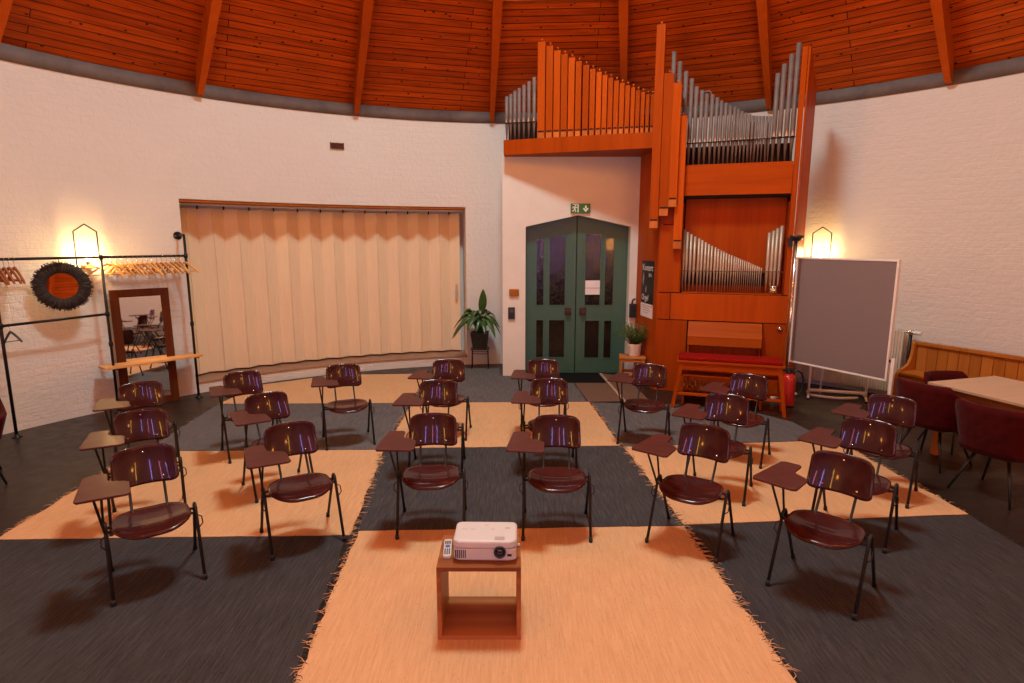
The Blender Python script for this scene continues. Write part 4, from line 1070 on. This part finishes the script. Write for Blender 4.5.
# white tubular trolley frame behind the board
tr = thing('trolley_frame', 'white tubular trolley frame standing behind the pinboard by the radiator', 'trolley', (4.20,8.05,0), math.atan2(-.21,.70))
for x in (0,.72):
    mb = MB(); mb.tube([(x,0,.03),(x,0,.62)], .016, 8); mb.build('upright', M['white'], tr)
    mb = MB(); mb.tube([(x-.03,-.16,.03),(x,0,.045),(x+.02,.2,.03)], .015, 8); mb.build('foot', M['white'], tr)
mb = MB(); mb.tube([(0,0,.10),(.72,0,.10)], .022, 8); mb.build('cross_bar', M['white'], tr)
mb = MB(); mb.tube([(0,0,.61),(.72,0,.61)], .016, 8); mb.build('cross_bar', M['white'], tr)
mb = MB(); mb.tube([(.02+.60*i/12, -.10*math.sin(PI*i/12), .032+.0*i) for i in range(13)], .018, 8); mb.build('curved_bar', M['white'], tr)
mb = MB(); mb.tube([(.18,.16,.02),(.18,.10,.60)], .014, 8); mb.build('brace', M['white'], tr)
for x, y in ((-.03,-.16),(.69,-.16),(.02,.2),(.74,.2)): mb = MB(); mb.lathe([(.018,0),(.018,.026)], 10, (x,y,0)); mb.build('castor', M['black'], tr)

ex = thing('fire_extinguisher', 'red fire extinguisher with black hose on the floor beside the pinboard', 'fire extinguisher', (3.685,7.60,0))
mb = MB(); mb.lathe([(.07,.0),(.088,.012),(.09,.03),(.09,.36),(.082,.40),(.055,.43),(.03,.44)], 28); mb.build('cylinder', M['redpaint'], ex)
mb = MB(); mb.lathe([(.03,.438),(.03,.47),(.02,.475)], 12); mb.box((-.085,-.018,.475),(.05,.018,.49),.004); mb.box((-.08,-.014,.498),(.03,.014,.512),.004); mb.build('valve_handle', M['black'], ex)
mb = MB(); mb.tube([(.02,-.03,.465),(.09,-.05,.49),(.15,-.05,.45),(.175,-.05,.36),(.165,-.05,.25),(.13,-.055,.17),(.105,-.06,.13)], .0135, 8); mb.build('hose', M['rubber'], ex)
mb = MB(); mb.lathe([(.093,.0),(.093,.022)], 28); mb.build('base_ring', M['black'], ex)

rad = thing('radiator', 'cream ribbed radiator on the wall behind the pinboard', 'radiator')
ra0, ra1, n = 52.5, 41.0, 40
for i in range(n):
    a = ra0+(ra1-ra0)*i/(n-1); mb = MB(); mb.T = Matrix.Translation(cyl(a, RW-.10, 0)) @ Matrix.Rotation(R(a-90),4,'Z')
    mb.box((-.0155,-.045,.09),(.0155,.045,.965),.007); mb.build('column', M['radiator'], rad)
for z in (.13,.92):
    mb = MB(); mb.tube([tuple(cyl(ra0+(ra1-ra0)*i/12, RW-.10, z)) for i in range(13)], .022, 8); mb.build('manifold', M['radiator'], rad)
mb = MB()
for i in range(12):
    a, b = ra0+(ra1-ra0)*i/12, ra0+(ra1-ra0)*(i+1)/12
    mb.poly([cyl(a,RW-.08,.1),cyl(b,RW-.08,.1),cyl(b,RW-.08,.95),cyl(a,RW-.08,.95)])
mb.build('rear_plate', M['radiator'], rad)
vp = cyl(40.2, RW-.13, 0)
mb = MB(); mb.tube([(vp.x,vp.y,.0),(vp.x,vp.y,.93)], .022, 8); mb.build('supply_pipe', M['blackpipe'], rad)
vq, vr = cyl(41.5, RW-.12, .955), cyl(39.8, RW-.16, .955)
mb = MB(); mb.tube([tuple(vq), (vp.x,vp.y,.955), tuple(vr)], .018, 8); mb.lathe([(.03,.92),(.03,.985)], 10, (vp.x,vp.y,0)); vv = mb.build('valve', M['chrome'], rad)
mb = MB(); mb.tube([tuple(vr), tuple(cyl(39.0, RW-.18, .955))], .026, 10); mb.build('valve_knob', M['white'], vv)

# ------------------------------------------------------------------ panelled settle, table, tub chairs
B0, B1 = cyl(39.6, RW-.12), cyl(8, RW-.12)
db = (B1-B0).normalized(); LB = (B1-B0).length
st = thing('corner_settle', 'panelled pine settle with curved end along the right wall', 'bench', (B0.x,B0.y,0), math.atan2(db.y,db.x))
# local x along the wall, -y towards room (wall on +y side)
nb = int(LB/.125)
for i in range(nb):
    x0, x1 = .04+(LB-.04)*i/nb, .04+(LB-.04)*(i+1)/nb
    mb = MB(); mb.box((x0+.003,-.018,.40),(x1-.003,.0,.80),.003); mb.build('back_board', M['pine'], st)
mb = MB(); mb.box((.0,-.05,.80),(LB,.02,.845),.006); mb.build('cap_rail', M['pine'], st)
mb = MB(); mb.box((.03,.0,.0),(LB,.015,.80)); mb.build('backing', M['organdark'], st)
mb = MB(); mb.box((.03,-.36,.42),(LB,-.02,.455),.006); mb.build('seat_board', M['pine'], st)
mb = MB(); mb.box((.03,-.33,.05),(LB,-.31,.42),.003); mb.build('seat_front', M['pine'], st)
prof = [(.02,0),(.02,.845),(-.06,.845),(-.085,.82)] + [(-.10-.0*k, .0) for k in ()] + [(-.09,.72),(-.11,.62),(-.16,.54),(-.23,.50),(-.31,.48),(-.36,.43),(-.375,.36),(-.36,.0)]
mb = MB(); mb.prism(prof, -.005, .035, 'yz', .006); mb.build('end_panel', M['pine'], st)
tb = thing('dining_table', 'pale wooden table top by the right wall between the red tub chairs', 'table', (4.26,5.84,0), math.atan2(-.96,.28))
# local x along the near edge (towards the viewer), +y away from the hall centre
TL, TW = 1.75, .95
mb = MB(); mb.box((0,0,.725),(TL,TW,.755),.005); mb.build('table_top', M['tabletop'], tb)
mb = MB(); mb.box((.08,.07,.655),(TL-.08,.10,.725)); mb.box((.08,TW-.10,.655),(TL-.08,TW-.07,.725)); mb.box((.08,.10,.655),(.11,TW-.10,.725)); mb.box((TL-.11,.10,.655),(TL-.08,TW-.10,.725)); mb.build('apron', M['pine'], tb)
for x in (.10,TL-.10):
    for y in (.09,TW-.09): mb = MB(); mb.box((x-.03,y-.03,0),(x+.03,y+.03,.66),.004); mb.build('leg', M['pine'], tb)

def make_tub():
    t = thing('tub_chair', '', 'chair', (0,0,0), 0, 'red velvet tub chairs')
    mb = MB()
    def shell(u, v):
        th = u*R(125); k_ = min(1, max(0, (abs(th)-R(42))/R(50))); k_ = k_*k_*(3-2*k_); h = .83-.22*k_
        z = .40+(h-.40)*(v+1)/2; fl = (v+1)/2
        rx = .245+.06*fl; ry = .235+.07*fl; sn, cs = math.sin(th), math.cos(th)
        return (rx*math.copysign(abs(sn)**.72, sn), .01+ry*math.copysign(abs(cs)**.72, cs), z)
    mb.sheet(shell, 28, 8, .045); mb.build('backrest', M['velvet'], t)
    mb = MB(); mb.prism(rrect(.225,.225,.10,6), .39, .475, 'xy', .025); mb.build('seat', M['velvet'], t)
    mb = MB(); mb.box((-.16,-.16,.365),(.16,.16,.39)); mb.build('under_frame', M['black'], t)
    for sx in (-1,1):
        for sy in (-1,1): mb = MB(); mb.tube([(sx*.12,sy*.12,.385),(sx*.24,sy*.25,.002)], [.015,.0095], 8); mb.build('leg', M['blackmetal'], t)
    return t
tc = make_tub()
for i, (x, y, fx, fy, lab) in enumerate(((4.19,5.58,.90,.40,'red velvet tub chair at the left end of the pale table, back to the hall'),
      (4.21,4.80,.92,.38,'red velvet tub chair nearest the right edge, back to the hall'),
      (4.73,6.0,.10,-1,'red quilted tub chair at the far end of the pale table, by the settle'),
      (-4.93,5.02,.7,-.7,'red tub chair just showing at the left edge of the photo'))):
    o = tc if i == 0 else copy_tree(tc)
    o.location = (x,y,0); o.rotation_euler = (0,0,math.atan2(fy,fx)+PI/2); o['label'] = lab
    if i == 2: o.scale = (.9,.9,.93)

# ------------------------------------------------------------------ pendant that lights the hall (above the frame)
pen = thing('pendant_lamp', 'round white pendant lamp high under the roof, above the photo', 'lamp', (CX-.5,CY+1.3,9.02))
mb = MB(); mb.lathe([(.75,.05),(.75,.14),(.70,.18),(.05,.20)], 40); mb.build('shade', M['white'], pen)
mb = MB(); mb.lathe([(.70,.0),(.74,.05)], 40); mb.build('diffuser', M['diffuser'], pen)
mb = MB(); mb.tube([(0,0,.2),(0,0,.9)], .01, 6); mb.build('cable', M['black'], pen)
def light(name, kind, loc, power, col, size=.1, rot=(0,0,0)):
    l = bpy.data.lights.new(name, kind); l.energy = power; l.color = col
    if kind == 'AREA': l.shape = 'DISK'; l.size = size
    else: l.shadow_soft_size = size
    o = bpy.data.objects.new(name, l); COL.objects.link(o); o.location = loc; o.rotation_euler = rot; return o
KEY = (.70,.89,.90); WARM = (1,.62,.24); FILL = (1,.325,.045)
light('pendant_light', 'AREA', (CX-.5,CY+1.3,9.0), 600, KEY, 1.3)
for i, (a, z) in enumerate(SC):
    p = cyl(a, RW-.14, z+.14)
    light('sconce_light', 'POINT', p, 36 if i < 2 else 70, WARM if i < 2 else FILL, .05 if i < 2 else .24)
pend0 = None
for k in range(6):
    a = 30+60*k; loc = (CX-.1+2.6*math.cos(R(a)), 3.3+2.6*math.sin(R(a)), 4.75)
    if pend0 is None:
        pend0 = pg = thing('globe_pendant', '', 'lamp', loc, 0, 'warm globe pendants above the photo')
        mb = MB(); mb.lathe([(.001,-.1),(.05,-.087),(.087,-.05),(.1,0),(.087,.05),(.05,.087),(.02,.098)], 20); mb.build('globe', M['globe'], pg)
        mb = MB(); mb.tube([(0,0,.095),(0,0,2.8)], .008, 6); mb.build('cord', M['black'], pg)
    else: pg = copy_tree(pend0); pg.location = loc
    pg['label'] = 'warm glass globe pendant hung over the chairs, above the photo'
    light('pendant_globe_light', 'POINT', (loc[0],loc[1],loc[2]-.14), 78, FILL, .12)
light('lobby_light', 'POINT', (1.66,PY+.55,2.12), 4, WARM, .1)

# ------------------------------------------------------------------ world and view
w = bpy.data.worlds.new('world'); scene.world = w; w.use_nodes = True
w.node_tree.nodes['Background'].inputs[0].default_value = (.5,.4,.35,1); w.node_tree.nodes['Background'].inputs[1].default_value = .02
vs_ = scene.view_settings; vs_.view_transform = 'Standard'; vs_.look = 'None'; vs_.gamma = 1; vs_.use_curve_mapping = False
vs_.exposure = 0.0
